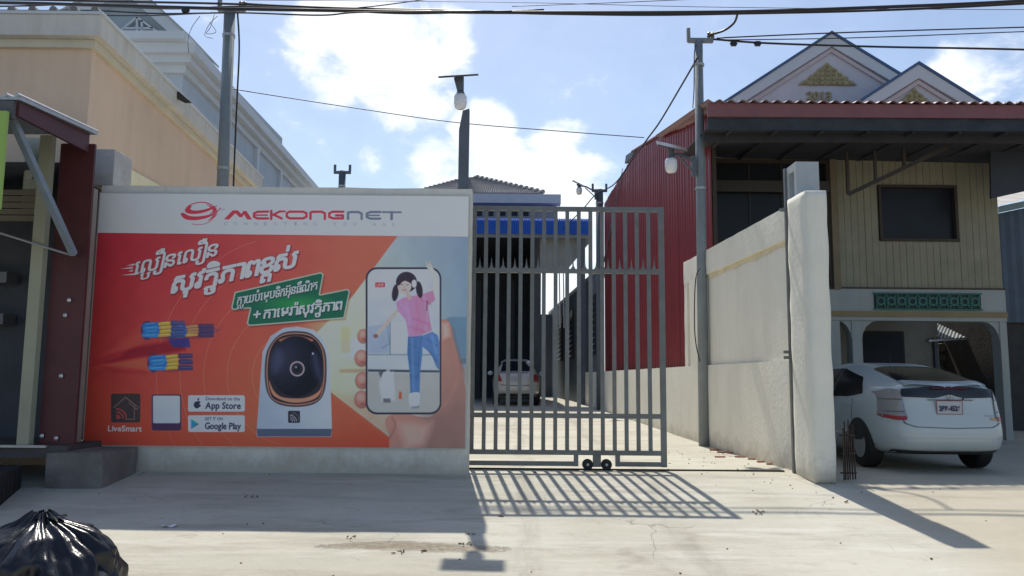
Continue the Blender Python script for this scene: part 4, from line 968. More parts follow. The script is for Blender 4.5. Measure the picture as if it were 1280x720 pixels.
# carport interior
by = HY + 4.2
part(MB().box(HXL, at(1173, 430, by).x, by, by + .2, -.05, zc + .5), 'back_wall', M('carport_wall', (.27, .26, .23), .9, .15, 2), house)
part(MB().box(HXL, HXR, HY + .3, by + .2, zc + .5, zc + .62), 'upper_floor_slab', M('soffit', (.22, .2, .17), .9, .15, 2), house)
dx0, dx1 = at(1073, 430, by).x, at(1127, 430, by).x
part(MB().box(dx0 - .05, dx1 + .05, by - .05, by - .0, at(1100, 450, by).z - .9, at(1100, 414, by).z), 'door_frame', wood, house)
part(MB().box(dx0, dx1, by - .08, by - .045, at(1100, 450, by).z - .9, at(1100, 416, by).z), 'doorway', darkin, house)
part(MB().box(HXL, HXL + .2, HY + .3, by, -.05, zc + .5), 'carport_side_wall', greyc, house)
# upper wall: single vertical boards
bw = (HXR - HXL - .02) / 44
win = (hx(1104), hx(1196.5), hz_(1150, 298.5), hz_(1150, 234)); opn = (hx(893), hx(1036), hz_(930, 300), hz_(930, 203))
opn = (opn[0], opn[1], 3.15, opn[3])
part(MB().box(HXL + .02, opn[0] - .06, HY + .06, HY + .12, zb1 + .02, ztop).box(opn[1] + .06, win[0] - .05, HY + .06, HY + .12, zb1 + .02, ztop).box(win[1] + .05, HXR, HY + .06, HY + .12, zb1 + .02, ztop).box(win[0] - .05, win[1] + .05, HY + .06, HY + .12, zb1 + .02, win[2] - .05).box(win[0] - .05, win[1] + .05, HY + .06, HY + .12, win[3] + .05, ztop).box(opn[0] - .06, opn[1] + .06, HY + .06, HY + .12, opn[3] + .05, ztop), 'board_backing', M('backing_tan', (.13, .115, .075), .9, .1, 3), house)
rs = random.Random(5)
for i in range(44):
    x0 = HXL + .01 + i * bw; xc = x0 + bw / 2; segs = [(zb1 + .02, ztop)]
    for wn in (win, opn):
        if xc > wn[0] - .04 and xc < wn[1] + .04:
            ns_ = []
            for z0, z1 in segs:
                if wn[2] - .04 > z0: ns_.append((z0, wn[2] - .04))
                if wn[3] + .04 < z1: ns_.append((wn[3] + .04, z1))
            segs = ns_
    for z0, z1 in segs:
        if z1 - z0 > .1: ubox('board', beige, house, (xc, HY + .045 + rs.uniform(-.004, .004), (z0 + z1) / 2), (bw - .007, .022, z1 - z0))
def window_(wn, mull, nm='window', depth=.10):
    f_ = MB(); x0, x1, z0, z1 = wn
    f_.box(x0 - .05, x1 + .05, HY - .0, HY + .14, z1, z1 + .05).box(x0 - .05, x1 + .05, HY - .02, HY + .14, z0 - .05, z0).box(x0 - .05, x0, HY, HY + .14, z0, z1).box(x1, x1 + .05, HY, HY + .14, z0, z1)
    fr = part(f_, nm, wood, house)
    MB().box(x0, x1, HY + .12, HY + .14, z0, z1).build('pane', wglass, fr, off=house.location)
    m_ = MB()
    for k in mull: xx_ = x0 + (x1 - x0) * k; m_.box(xx_ - .02, xx_ + .02, HY + .10, HY + .119, z0, z1)
    if mull: m_.build('mullion', M('dark_mullion', (.03, .03, .035), .6, .1, 3), fr, off=house.location)
window_(win, ()); window_(opn, (.33, .62), 'veranda_opening')
for xa_, xb2 in ((opn[0] - .16, opn[0] - .06), (opn[1] + .06, opn[1] + .2)): part(MB().box(xa_, xb2, HY - .06, HY + .03, 3.1, ztop), 'veranda_post', M('ochre_post', (.20, .16, .10), .8, .15, 3), house)
part(MB().box(opn[0] - .05, opn[1] + .05, HY - .04, HY + .01, hz_(930, 240), hz_(930, 226)), 'cross_rail', M('dark_mullion2', (.06, .055, .05), .7, .1, 3), house)
# vent grille of green blocks
vx0, vx1, vz0, vz1 = hx(1090), hx(1219.5), hz_(1150, 386), hz_(1150, 368)
part(MB().box(vx0 - .02, vx1 + .02, HY - .03, HY - .012, vz0 - .02, vz1 + .02), 'vent_surround', M('vent_dark', (.03, .05, .045), .8, .1, 4), house)
part(MB().box(vx0 - .04, vx1 + .04, HY - .05, HY - .03, vz1, vz1 + .03).box(vx0 - .04, vx1 + .04, HY - .05, HY - .03, vz0 - .03, vz0), 'vent_border', green, house)
vb = MB(); s_ = (vx1 - vx0) / 10 * .9; hh = (vz1 - vz0) * .92
def ringq(r1, r2, n=10):
    for k in range(n):
        a0_, a1_ = 2 * math.pi * k / n, 2 * math.pi * (k + 1) / n
        vb.prism([(r1 * math.cos(a0_), 0, r1 * math.sin(a0_)), (r2 * math.cos(a0_), 0, r2 * math.sin(a0_)), (r2 * math.cos(a1_), 0, r2 * math.sin(a1_)), (r1 * math.cos(a1_), 0, r1 * math.sin(a1_))], (0, .02, 0))
ringq(.055, .095); 
for sx in (-1, 1):
    vb.box(sx * s_ / 2 - (.012 if sx > 0 else -.0), sx * s_ / 2 + (.0 if sx > 0 else .012), 0, .02, -hh / 2, hh / 2); vb.obox((sx * s_ / 2, .01, hh / 2), (sx * .05, .01, .05), .02, .03, Vector((0, 1, 0))); vb.obox((sx * s_ / 2, .01, -hh / 2), (sx * .05, .01, -.05), .02, .03, Vector((0, 1, 0)))
vbm = vb.mesh('vent_block'); vbm.materials.append(green)
for i in range(10):
    o = bpy.data.objects.new('vent_block', vbm); COL.objects.link(o); o.parent = house; o.location = Vector((vx0 + (i + .5) * (vx1 - vx0) / 10, HY - .052, (vz0 + vz1) / 2)) - house.location
# porch roof over the street side
e0 = at(884, 127, 14.0); e1 = at(1290, 129.5, 14.05); e1 = e0 + (e1 - e0) * 1.0
ext = (e1 - e0) * .28; e2 = e1 + ext
ed = (e2 - e0); NL = int(ed.length / .21)
fb0 = at(884, 145.5, 14.0).z; vb0 = at(884, 163, 14.1).z
part(MB().prism([(e0.x, e0.y, e0.z - .03), (e2.x, e2.y, e2.z - .03), (e2.x, e2.y, e2.z - (e0.z - fb0)), (e0.x, e0.y, fb0)], (.0, .04, 0)), 'fascia', M('red_fascia', (.22, .085, .095), .5, .12, 2, dirt=(.2, .12, .12), dirt_amt=.4), house)
back = Vector((0, 5.2, .95)); rb = MB(); sub = 6
nnn = NL * sub
for j in range(2):
    for i in range(nnn + 1):
        p = e0 + ed * (i / nnn) + Vector((0, -.06, 0)) + back * j; rb.v.append((p.x, p.y, p.z + .028 * math.cos(2 * math.pi * i / sub)))
for i in range(nnn): rb.f.append((i, i + 1, nnn + 2 + i, nnn + 1 + i))
nb = len(rb.v)
for j in range(2):
    for i in range(nnn + 1):
        p = e0 + ed * (i / nnn) + Vector((0, -.06, -.012)) + back * j; rb.v.append((p.x, p.y, p.z + .028 * math.cos(2 * math.pi * i / sub)))
for i in range(nnn): rb.f.append((nb + i, nb + i + 1, nb + nnn + 2 + i, nb + nnn + 1 + i)); rb.f.append((i, i + 1, nb + i + 1, nb + i))
part(rb, 'porch_roof', M('red_roof_sheet', (.36, .24, .24), .5, .1, 1.5), house)
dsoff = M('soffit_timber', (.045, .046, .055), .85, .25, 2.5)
s0, s1 = Vector((e0.x + .02, e0.y + .1, vb0 + .03)), Vector((e2.x, e2.y + .1, e2.z - (e0.z - vb0) + .03))
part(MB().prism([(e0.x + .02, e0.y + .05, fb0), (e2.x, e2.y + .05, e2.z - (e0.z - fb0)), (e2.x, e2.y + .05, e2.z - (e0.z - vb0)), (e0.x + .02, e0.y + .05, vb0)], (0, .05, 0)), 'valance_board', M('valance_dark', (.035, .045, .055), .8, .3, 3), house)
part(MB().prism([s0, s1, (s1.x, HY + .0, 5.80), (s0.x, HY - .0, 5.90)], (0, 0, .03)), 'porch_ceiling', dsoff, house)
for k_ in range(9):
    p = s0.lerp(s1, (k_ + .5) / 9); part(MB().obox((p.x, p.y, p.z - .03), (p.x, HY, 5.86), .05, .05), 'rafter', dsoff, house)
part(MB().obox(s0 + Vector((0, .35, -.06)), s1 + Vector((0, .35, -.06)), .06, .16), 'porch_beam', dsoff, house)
# steel bracket truss under the porch
A, B_ = at(1060, 243, 15.9), at(1186, 183, 15.0)
brk = M('dark_bracket', (.07, .06, .055), .7, .2, 4)
part(MB().obox(A, B_, .05, .07), 'brace', brk, house)
for k_, px in enumerate((1059, 1096, 1132)):
    t_ = (px - 1060) / 126; p = A.lerp(B_, max(0, t_)); part(MB().obox(p, (p.x, p.y, 5.95), .05, .05), 'hanger', brk, house)
# dark awning sheet at the right end of the porch
p = [at(1238, 187, 15.6), at(1330, 187, 15.6), at(1330, 228, 15.6), at(1239, 248, 15.6)]
part(MB().prism(p, (0, .05, 0)), 'side_awning', M('dark_awning', (.045, .05, .065), .7, .15, 2), house)
# gables behind the porch roof
def gable(apex, lbase, rbase, Y, depth, nm, over=.14):
    A_, L_, R_ = at(*apex, Y), at(*lbase, Y), at(*rbase, Y)
    w_in = .45
    cpt = (L_ + R_) / 2
    ins = [A_ + Vector((0, 0, -.08)), L_ + Vector((.0, 0, -.08)), R_ + Vector((0, 0, -.08))]
    ins = [Vector((v.x, v.y + over, v.z)) for v in ins]
    part(MB().prism([ins[0], ins[1], (ins[1].x, ins[1].y, ins[1].z - 2.6), (ins[2].x, ins[2].y, ins[2].z - 2.6), ins[2]], (0, depth - over, 0)), nm + '_wall', pink, house)
    for P_ in (L_, R_):
        d = (P_ - A_)
        q0, q1 = A_ + Vector((0, 0, 0)), P_ + d * .15
        part(MB().prism([q0, q1, q1 + Vector((0, 0, -.07)), q0 + Vector((0, 0, -.07))], (0, depth, 0)), 'roof_slope', bluer, house)
        off_ = Vector((0, .03, -.075)); wd = Vector((0, 0, -.26))
        part(MB().prism([q0 + off_, q1 + off_, q1 + off_ + wd, q0 + off_ + wd * 1.25], (0, .07, 0)), 'barge_board', palew, house)
        off_ = Vector((0, over - .06, -.42)); part(MB().prism([q0 + off_, q1 + off_, q1 + off_ + Vector((0, 0, -.09)), q0 + off_ + Vector((0, 0, -.11))], (0, .09, 0)), 'moulding', M('pink_trim', (.55, .49, .50), .8, .1, 2), house)
    return ins
i1 = gable((1040, 38), (903, 127), (1152, 106), 19.2, 8, 'gable')
i2 = gable((1149, 76), (1066, 130), (1236, 130), 17.9, 6, 'small_gable', .14)
def relief(c0, wpx, hpx, Y, seed):
    """pediment ornament: overlapping foliage curls stepping up to a peak"""
    q_ = random.Random(seed); mb_ = MB(); base = at(*c0, Y); s_ = Y / 1000
    poly_ = [(-1, 0), (-.86, .16), (-.66, .26), (-.58, .42), (-.42, .5), (-.32, .68), (-.18, .78), (0, 1.0), (.18, .78), (.32, .68), (.42, .5), (.58, .42), (.66, .26), (.86, .16), (1, 0)]
    mb_.prism([(base.x + x * wpx / 2 * s_, Y - .02, base.z + z * hpx * s_) for x, z in poly_], (0, .05, 0))
    for row in range(5):
        zz = (.08 + row * .185) ; half = .9 - row * .19; n_ = max(1, 9 - row * 2)
        for k in range(n_):
            xx_ = (-half + 2 * half * (k + .5) / n_) * wpx / 2 * s_; r_ = (.105 - .006 * row) * hpx * s_ * q_.uniform(.85, 1.2)
            mb_.lathe([(r_ * 1.0, 0), (r_ * .9, -.03), (r_ * .5, -.055), (r_ * .15, -.04)], (base.x + xx_, Y - .02, base.z + zz * hpx * s_), 9, 'y')
    part(mb_, 'ornament', gold, house)
relief((1034.5, 106.5), 76, 31, 19.2 + .14 - .02, 1); relief((1144, 138), 66, 30, 17.9 + .14 - .02, 2)
def txt_mesh(s, size, loc, mat, parent, ext=.012, bold=0, name='lettering', rotx=math.pi / 2, wd=None):
    c = bpy.data.curves.new('t', 'FONT'); c.body = s; c.size = size; c.extrude = ext; c.offset = bold; c.align_x = 'CENTER'
    o = bpy.data.objects.new('t', c); COL.objects.link(o); bpy.context.view_layer.update()
    me = bpy.data.meshes.new_from_object(o.evaluated_get(bpy.context.evaluated_depsgraph_get())); bpy.data.objects.remove(o)
    me.transform(Matrix.Rotation(rotx, 4, 'X'))
    if wd:
        xs_ = [v.co.x for v in me.vertices]; me.transform(Matrix.Scale(wd / (max(xs_) - min(xs_)), 4, (1, 0, 0)))
    me.materials.clear(); me.materials.append(mat); ob = bpy.data.objects.new(name, me); COL.objects.link(ob); ob.parent = parent
    ob.location = Vector(loc) - (parent.location if parent.parent is None else parent.parent.location); return ob
c = at(1024, 124.5, 19.32); txt_mesh('2013', .27, (c.x, 19.31, c.z), M('year_ochre', (.36, .30, .18), .7, .1, 5), house, .02, .012, 'year_numerals', wd=.62)

# ------------------------------------------------------------------ plot to the right of the house
nb_ = empty('neighbour_shed', (11.5, 20, 0), 'blue grey corrugated shed with a light roof edge at the far right', 'shed')
Y = 19.0
x0, x1 = at(1247, 330, Y).x, 22
zz0, zz1 = at(1260, 403, Y).z, at(1260, 268, Y).z
nrib = 90; mbn = MB()
for i in range(nrib + 1):
    x = x0 + (x1 - x0) * i / nrib; d = .03 * (i % 2); mbn.v += [(x, Y - d, zz0), (x, Y - d, zz1 + .22 * (x - x0))]
for i in range(nrib): mbn.f.append((2 * i, 2 * i + 2, 2 * i + 3, 2 * i + 1))
part(mbn, 'wall_sheet', M('blue_wall_sheet', (.08, .11, .15), .6, .15, 2), nb_)
part(MB().prism([(x0, Y - .25, zz1), (x1, Y - .25, zz1 + 2.3), (x1, Y - .25, zz1 + 2.45), (x0, Y - .25, zz1 + .15)], (0, .1, 0)), 'eave_board', M('teal_board', (.22, .30, .30), .7, .1, 3), nb_)
mbn = MB(); n_ = 60
for j in range(2):
    for i in range(n_ + 1):
        x = x0 + (x1 - x0) * i / n_; mbn.v.append((x, Y - .3 + 3.5 * j, zz1 + .16 + .22 * (x - x0) + 1.0 * j + .03 * (i % 2)))
for i in range(n_): mbn.f.append((i, i + 1, n_ + 2 + i, n_ + 1 + i))
part(mbn, 'roof_sheet', M('grey_roof_sheet', (.40, .38, .36), .6, .15, 2), nb_)
part(MB().box(x0 + .05, x1, Y + .1, Y + 3, -.05, zz1 - .1), 'shed_body', dconc, nb_)
# low stone wall and sheet roof seen through the carport
st = empty('stone_wall', (8.6, 22, 0), 'dark rough stone wall seen behind the white car', 'wall')
Y = 21.6; X0, X1 = at(1150, 450, Y).x, at(1300, 450, Y).x + 3; top = at(1200, 424, Y).z
part(MB().box(X0, X1, Y + .12, Y + .4, -.05, top - .03), 'wall_core', dconc, st)
rs = random.Random(11)
stm = []
for k in range(6):
    m_ = MB(); w_, h_ = .5, .5
    poly_ = [(math.cos(a_) * w_ * rs.uniform(.8, 1.02), math.sin(a_) * h_ * rs.uniform(.75, 1.02)) for a_ in [2 * math.pi * i / 8 for i in range(8)]]
    vs = [(x, 0, z) for x, z in poly_] + [(x * .82, -.5, z * .82) for x, z in poly_]
    m_.add(vs, [tuple(range(8, 16))] + [(i, (i + 1) % 8, 8 + (i + 1) % 8, 8 + i) for i in range(8)])
    me_ = m_.mesh('stone'); me_.materials.append(stone); stm.append(me_)
z = 0.12; row = 0
while z < top + .05:
    x = X0 - (row % 2) * .2
    while x < X1:
        w_ = rs.uniform(.38, .62); o = bpy.data.objects.new('stone', stm[rs.randrange(6)]); COL.objects.link(o); o.parent = st
        o.location = Vector((x + w_ / 2, Y + .12, z)) - st.location; o.scale = (w_ * 1.03, rs.uniform(.12, .26), .31); x += w_
    z += .29; row += 1
lr = empty('low_tin_roof', (9.5, 20.2, 1.6), 'pale corrugated tin roof seen through the carport arch', 'roof')
q0, q1 = at(1160, 425, 20.6), at(1256, 420, 20.6); u0_, u1_ = at(1172, 404, 22), at(1250, 398, 22); mbn = MB(); n_ = 40
for A_, B2 in ((q0, q1), (u0_, u1_)):
    for i in range(n_ + 1): p = A_.lerp(B2, i / n_); mbn.v.append((p.x, p.y, p.z + .03 * (i % 2)))
for i in range(n_): mbn.f.append((i, i + 1, n_ + 2 + i, n_ + 1 + i))
part(mbn, 'roof_sheet', M('pale_tin', (.24, .27, .28), .45, .12, 3, metal=.2), lr)
part(MB().obox(q0 - Vector((0, .02, .02)), q1 - Vector((0, .02, .02)), .03, .05), 'eave_batten', galv, lr)
for p in (q0.lerp(q1, .1), q0.lerp(q1, .95)): part(MB().box(p.x - .04, p.x + .04, p.y, p.y + .08, 0, p.z), 'roof_post', dpole, lr)

# ------------------------------------------------------------------ rear yard: hall with tiled roof and blue awning
hall = empty('rear_hall', (-1, 33, 0), 'dark open hall with hipped tiled roof and blue awning at the end of the yard', 'building')
HB = 33.0
z = lambda px, py, Y: at(px, py, Y).z
X = lambda px, py, Y: at(px, py, Y).x
xr = X(700, 250, HB); xl = -8
zt0, zt1 = z(640, 257.5, HB), z(640, 246.5, HB)
part(MB().box(xl, xr, HB - .6, HB + .0, zt0, zt1), 'gutter', M('white_gutter', (.52, .54, .56), .6, .06, 2), hall)
part(MB().box(xl, xr - .15, HB - .1, HB + .2, z(640, 292, HB), zt0), 'upper_wall', M('hall_grey', (.30, .31, .32), .85, .1, 1), hall)
for px in (598, 612, 627, 642, 656):
    c = at(px, 267, HB); part(MB().box(c.x - .16, c.x + .16, HB - .14, HB - .102, c.z - .12, c.z + .12), 'vent_window', darkin, hall)
# hipped roof as rows of tiles
ap = at(592, 223, HB + 3.5); er = Vector((X(650 + 2, 246, HB - .5) + .9, HB - .55, zt1)); el = Vector((X(512, 247, HB - .5), HB - .55, zt1))
ap_l = ap + Vector((-.35, 0, 0))
rows = 13; tl_ = MB()
for r_ in range(rows):
    t0, t1 = r_ / rows, (r_ + 1) / rows
    a0_, a1_ = el.lerp(ap_l, t0), el.lerp(ap_l, t1); b0_, b1_ = er.lerp(ap, t0), er.lerp(ap, t1)
    n_ = 56
    for k in range(n_):
        p0, p1 = a0_.lerp(b0_, k / n_), a0_.lerp(b0_, (k + .9) / n_); p2, p3 = a1_.lerp(b1_, (k + .9) / n_), a1_.lerp(b1_, k / n_)
        up_ = Vector((0, 0, .06))
        pm0, pm1 = p0.lerp(p1, .5) + up_ * 1.9, p3.lerp(p2, .5) + up_ * .9
        tl_.add([p0 + up_, pm0, p1 + up_, p2, pm1, p3, p0, p1], [(0, 1, 4, 5), (1, 2, 3, 4), (6, 7, 2, 1), (6, 1, 0)])
tag(part(tl_, 'roof_tiles', tile, hall), kind='stuff')
part(MB().add([el, er, ap, ap_l, er + Vector((0, 9, 0)), el + Vector((0, 9, 0))], [(0, 1, 2, 3), (1, 4, 2), (4, 5, 3, 2), (5, 0, 3)]), 'roof_slope', M('roof_under', (.16, .14, .14), .9, .1, 2), hall)
for k in range(14):
    p = er.lerp(ap, k / 14); q = er.lerp(ap, (k + .8) / 14); part(MB().tube([p + Vector((0, 0, .12)), q + Vector((0, 0, .06))], [.10, .07], 6), 'ridge_tile', tile, hall)
# hall body: dark open front
xw = X(676, 400, HB)
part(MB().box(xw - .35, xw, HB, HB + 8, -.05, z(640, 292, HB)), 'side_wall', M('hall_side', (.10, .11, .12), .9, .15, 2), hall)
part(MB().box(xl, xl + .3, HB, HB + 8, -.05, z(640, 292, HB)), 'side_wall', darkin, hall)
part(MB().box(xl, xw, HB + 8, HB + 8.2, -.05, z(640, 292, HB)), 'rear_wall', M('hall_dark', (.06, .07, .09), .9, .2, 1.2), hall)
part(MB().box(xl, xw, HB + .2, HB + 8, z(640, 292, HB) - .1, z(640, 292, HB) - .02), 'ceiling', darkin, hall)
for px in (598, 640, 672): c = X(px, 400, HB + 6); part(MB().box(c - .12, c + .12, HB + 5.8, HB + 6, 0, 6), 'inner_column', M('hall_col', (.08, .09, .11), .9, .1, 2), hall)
# blue corrugated awning roof and its end board
AY = 30.0
bx0_, bx1_ = X(560, 285, AY), X(740, 285, AY); z0_, z1_ = z(660, 292.5, AY), z(660, 276.5, AY); mbn = MB(); n_ = 130
for j, (yy_, zz_) in enumerate(((AY, z0_), (AY, z1_), (AY + .12, z1_ + .10), (AY + 3.2, z1_ + .55))):
    for i in range(n_ + 1): mbn.v.append((bx0_ + (bx1_ - bx0_) * i / n_, yy_ - (.04 * (i % 2)) * (j < 3), zz_ + .05 * (i % 2) * (j >= 1)))
for j in range(3):
    for i in range(n_): a_ = j * (n_ + 1) + i; mbn.f.append((a_, a_ + 1, a_ + n_ + 2, a_ + n_ + 1))
part(mbn, 'blue_awning', blues, hall)
part(MB().box(bx0_, bx1_ - .1, AY + .06, AY + .2, z0_ - .12, z0_ + .1), 'awning_beam', M('beam_grey', (.2, .22, .24), .7, .1, 3), hall)
q = [at(675, 294, AY + .5), at(737, 294, AY + .5), at(737, 303, AY + .5), at(709, 337, AY + .5), at(675, 339, AY + .5)]
part(MB().prism(q, (0, .25, 0)), 'end_board', M('end_board_grey', (.27, .28, .27), .85, .15, 1.5, dirt=(.15, .15, .14), dirt_amt=.5, streak=True), hall)
c = at(728, 350, AY + .4); part(MB().box(c.x - .1, c.x + .1, AY + .3, AY + .5, -.05, z(728, 293, AY + .4)), 'awning_post', dpole, hall)
for px in (699, 704): c = at(px, 350, AY + 1); part(MB().tube([(c.x, AY + 1, z(px, 336, AY + 1)), (c.x + .04, AY + 1, z(px, 410, AY + 1))], .025, 5), 'rain_pipe', galv, hall)
# corrugated side building with louvres continuing the boundary
lb = empty('louvred_side_building', (2.9, 28, 0), 'blue grey side building with slatted louvre windows beyond the red cladding', 'building')
LX = lambda y: 4.50 - .0513 * y
LZ = lambda y: float(np.interp(y, [27.7, 46], [z(761, 339, 27.7), 4.9]))
mbn = MB(); n_ = 150
for i in range(n_ + 1):
    y_ = 27.7 + 18 * i / n_; d = .03 * (i % 2); mbn.v += [(LX(y_) - d, y_, -.05), (LX(y_) - d, y_, LZ(y_))]
for i in range(n_): mbn.f.append((2 * i, 2 * i + 1, 2 * i + 3, 2 * i + 2))
part(mbn, 'wall_sheet', greyw, lb)
part(MB().prism([(LX(27.7) - .06, 27.7, LZ(27.7)), (LX(45.7) - .06, 45.7, LZ(45.7)), (LX(45.7) - .06, 45.7, LZ(45.7) + .14), (LX(27.7) - .06, 27.7, LZ(27.7) + .14)], (.5, 0, 0)), 'coping', M('coping_grey', (.28, .30, .32), .8, .1, 2), lb)
for y0_, y1_ in ((28.3, 29.8), (31.2, 33.2), (34.6, 37.2), (38.6, 41.8)):
    fr = part(MB().box(LX(y0_) - .10, LX(y0_) - .04, y0_, y1_, 2.1, 4.25), 'louvre_window', darkin, lb)
    for k in range(9):
        zz_ = 2.25 + k * .22
        MB().prism([(LX(y0_) - .11, y0_ + .05, zz_), (LX(y0_) - .20, y0_ + .05, zz_ - .09), (LX(y0_) - .20, y1_ - .05, zz_ - .09), (LX(y0_) - .11, y1_ - .05, zz_)], (0, 0, .02)).build('slat', M('louvre_slat', (.30, .36, .40), .4, .1, 3), fr, off=lb.location)

# ------------------------------------------------------------------ cars
class Car:
    """closed body: side outline shrunk towards its centre as the width fills out (superellipsoid), widths from height"""
    def __init__(s, outline, W, C, L_, p=7.0, loc=(0, 0, 0), tumble=None):
        s.C = Vector((C[0], C[1])); s.W = W; s.L = L_; s.p = p; s.loc = Vector(loc); s.tumble = tumble
        pts = smooth(outline, True, 5); A = []
        for y_, z_ in pts: A.append((math.atan2(z_ - C[1], y_ - C[0]), math.hypot(y_ - C[0], z_ - C[1])))
        A.sort(); s.ang = np.array([a_[0] for a_ in A]); s.rad = np.array([a_[1] for a_ in A])
        s.ang = np.concatenate([s.ang[-3:] - 2 * math.pi, s.ang, s.ang[:3] + 2 * math.pi]); s.rad = np.concatenate([s.rad[-3:], s.rad, s.rad[:3]])
    def r(s, t): return float(np.interp(t, s.ang, s.rad))
    def w(s, y_, z_):
        v = s.W * float(np.interp(z_, *s.tumble))
        e = min(y_, s.L - y_); k = max(0, 1 - e / .9); v *= 1 - .085 * k * k
        return v
    def kk(s, y_, z_):
        d = math.hypot(y_ - s.C[0], z_ - s.C[1]); return d / s.r(math.atan2(z_ - s.C[1], y_ - s.C[0]))
    def side(s, y_, z_, off=.006, sg=-1):
        k = min(.999, s.kk(y_, z_)); return Vector((sg * (s.w(y_, z_) * (1 - k ** s.p) ** (1 / s.p) + off), y_, z_))
    def F(s, x, y_, z_): return s.kk(y_, z_) ** s.p + abs(x / s.w(y_, z_)) ** s.p - 1
    def rear(s, x, z_, off=.006):
        a_, b = -.2, s.C[0]
        for _ in range(30):
            m = (a_ + b) / 2
            if s.F(x, m, z_) > 0: a_ = m
            else: b = m
        return Vector((x, b - off, z_))
    def top(s, x, y_, off=.006):
        a_, b = s.C[1], 2.0
        for _ in range(30):
            m = (a_ + b) / 2
            if s.F(x, y_, m) > 0: b = m
            else: a_ = m
        return Vector((x, y_, a_ + off))
    def body(s):
        nu, nv = 120, 36; mb_ = MB()
        for i in range(nv + 1):
            ph = -math.pi / 2 + math.pi * i / nv; c_, s_ = math.cos(ph), math.sin(ph)
            den = (abs(c_) ** s.p + abs(s_) ** s.p) ** (1 / s.p); k, x_ = c_ / den, s_ / den
            for j in range(nu):
                t_ = -math.pi + 2 * math.pi * j / nu; r_ = s.r(t_) * k
                y_, z_ = s.C[0] + r_ * math.cos(t_), s.C[1] + r_ * math.sin(t_)
                mb_.v.append((s.w(y_, z_) * x_, y_, z_))
        for i in range(nv):
            for j in range(nu): mb_.f.append((i * nu + j, i * nu + (j + 1) % nu, (i + 1) * nu + (j + 1) % nu, (i + 1) * nu + j))
        return mb_
def strip(lo, hi, proj, n=14, m=8, off=.006, thick=0):
    """surface patch between a lower and an upper polyline, laid on the body by proj"""
    def ev(P, t_):
        L_ = [0]
        for a_, b in zip(P, P[1:]): L_.append(L_[-1] + math.hypot(b[0] - a_[0], b[1] - a_[1]))
        d = t_ * L_[-1]
        for i in range(len(P) - 1):
            if d <= L_[i + 1] + 1e-9:
                q = (d - L_[i]) / max(1e-9, L_[i + 1] - L_[i]); return (P[i][0] + (P[i + 1][0] - P[i][0]) * q, P[i][1] + (P[i + 1][1] - P[i][1]) * q)
        return P[-1]
    def f(u, v):
        a_, b = ev(lo, u), ev(hi, u); return proj(a_[0] + (b[0] - a_[0]) * v, a_[1] + (b[1] - a_[1]) * v, off)
    return MB().grid(f, n, m)
def wheels(car, root, front, rear_, rad, rimm, arch=True):
    for y_ in (front, rear_):
        for sg in (-1, 1):
            xo = car.w(y_, rad) - .01
            if arch:
                MB().grid(lambda u, v: Vector((sg * (car.side(y_ + (rad + .05) * v * math.cos(math.pi * u), max(.22, rad + (rad + .05) * v * math.sin(math.pi * u)), .004, 1)[0]), y_ + (rad + .05) * v * math.cos(math.pi * u), max(.20, rad + (rad + .05) * v * math.sin(math.pi * u)))), 24, 5).build('wheel_arch', plastic, root)
            w_ = MB().lathe([(rad - .1, xo - .2), (rad - .02, xo - .2), (rad, xo - .17), (rad, xo - .03), (rad - .02, xo), (rad - .1, xo + .004)] if sg > 0 else [(rad - .1, -xo - .004), (rad - .02, -xo), (rad, -xo + .03), (rad, -xo + .17), (rad - .02, -xo + .2), (rad - .1, -xo + .2)], (0, y_, rad), 28, 'x').build('tyre', black, root)
            hx_ = sg * (xo + .01); hub = MB().lathe([(.19, hx_), (.17, hx_ + sg * .004), (.05, hx_ - sg * .01)] if sg > 0 else [(.05, hx_ - sg * .01), (.17, hx_ + sg * .004), (.19, hx_)], (0, y_, rad), 20, 'x').build('rim', rimm, w_)
def poly_flat(root, name, mat, pts, proj, off):
    c_ = (sum(p[0] for p in pts) / len(pts), sum(p[1] for p in pts) / len(pts)); mb_ = MB(); vs = [proj(c_[0], c_[1], off)] + [proj(p[0], p[1], off) for p in pts]
    mb_.add(vs, [(0, i + 1, (i + 1) % len(pts) + 1) for i in range(len(pts))]); return mb_.build(name, mat, root)

# --- white hatchback under the house
CY0 = 10.6
carx = at(1181, 520, CY0).x + .13
hc = empty('hatchback_car', (carx, CY0, 0), 'white liftback car parked nose-in under the beige house, seen from behind', 'car')
outl = [(.14, .27), (.03, .36), (0, .52), (.02, .66), (.07, .80), (.10, .95), (.12, 1.08), (.16, 1.15), (.45, 1.225), (.95, 1.345), (1.45, 1.44), (2.0, 1.49), (2.45, 1.475), (2.95, 1.34), (3.45, 1.10), (3.85, .93), (4.2, .80), (4.4, .62), (4.44, .42), (4.36, .24), (3.2, .20), (1.6, .20), (.5, .22)]
P1 = Car(outl, .885, (2.2, .66), 4.44, 6.5, tumble=([0, .25, .5, .8, .98, 1.2, 1.4, 1.5], [.93, .97, 1.0, .995, .965, .86, .75, .70]))
P1.body().build('body', carw, hc, smooth=True)
wheels(P1, hc, 3.62, .92, .32, galv)
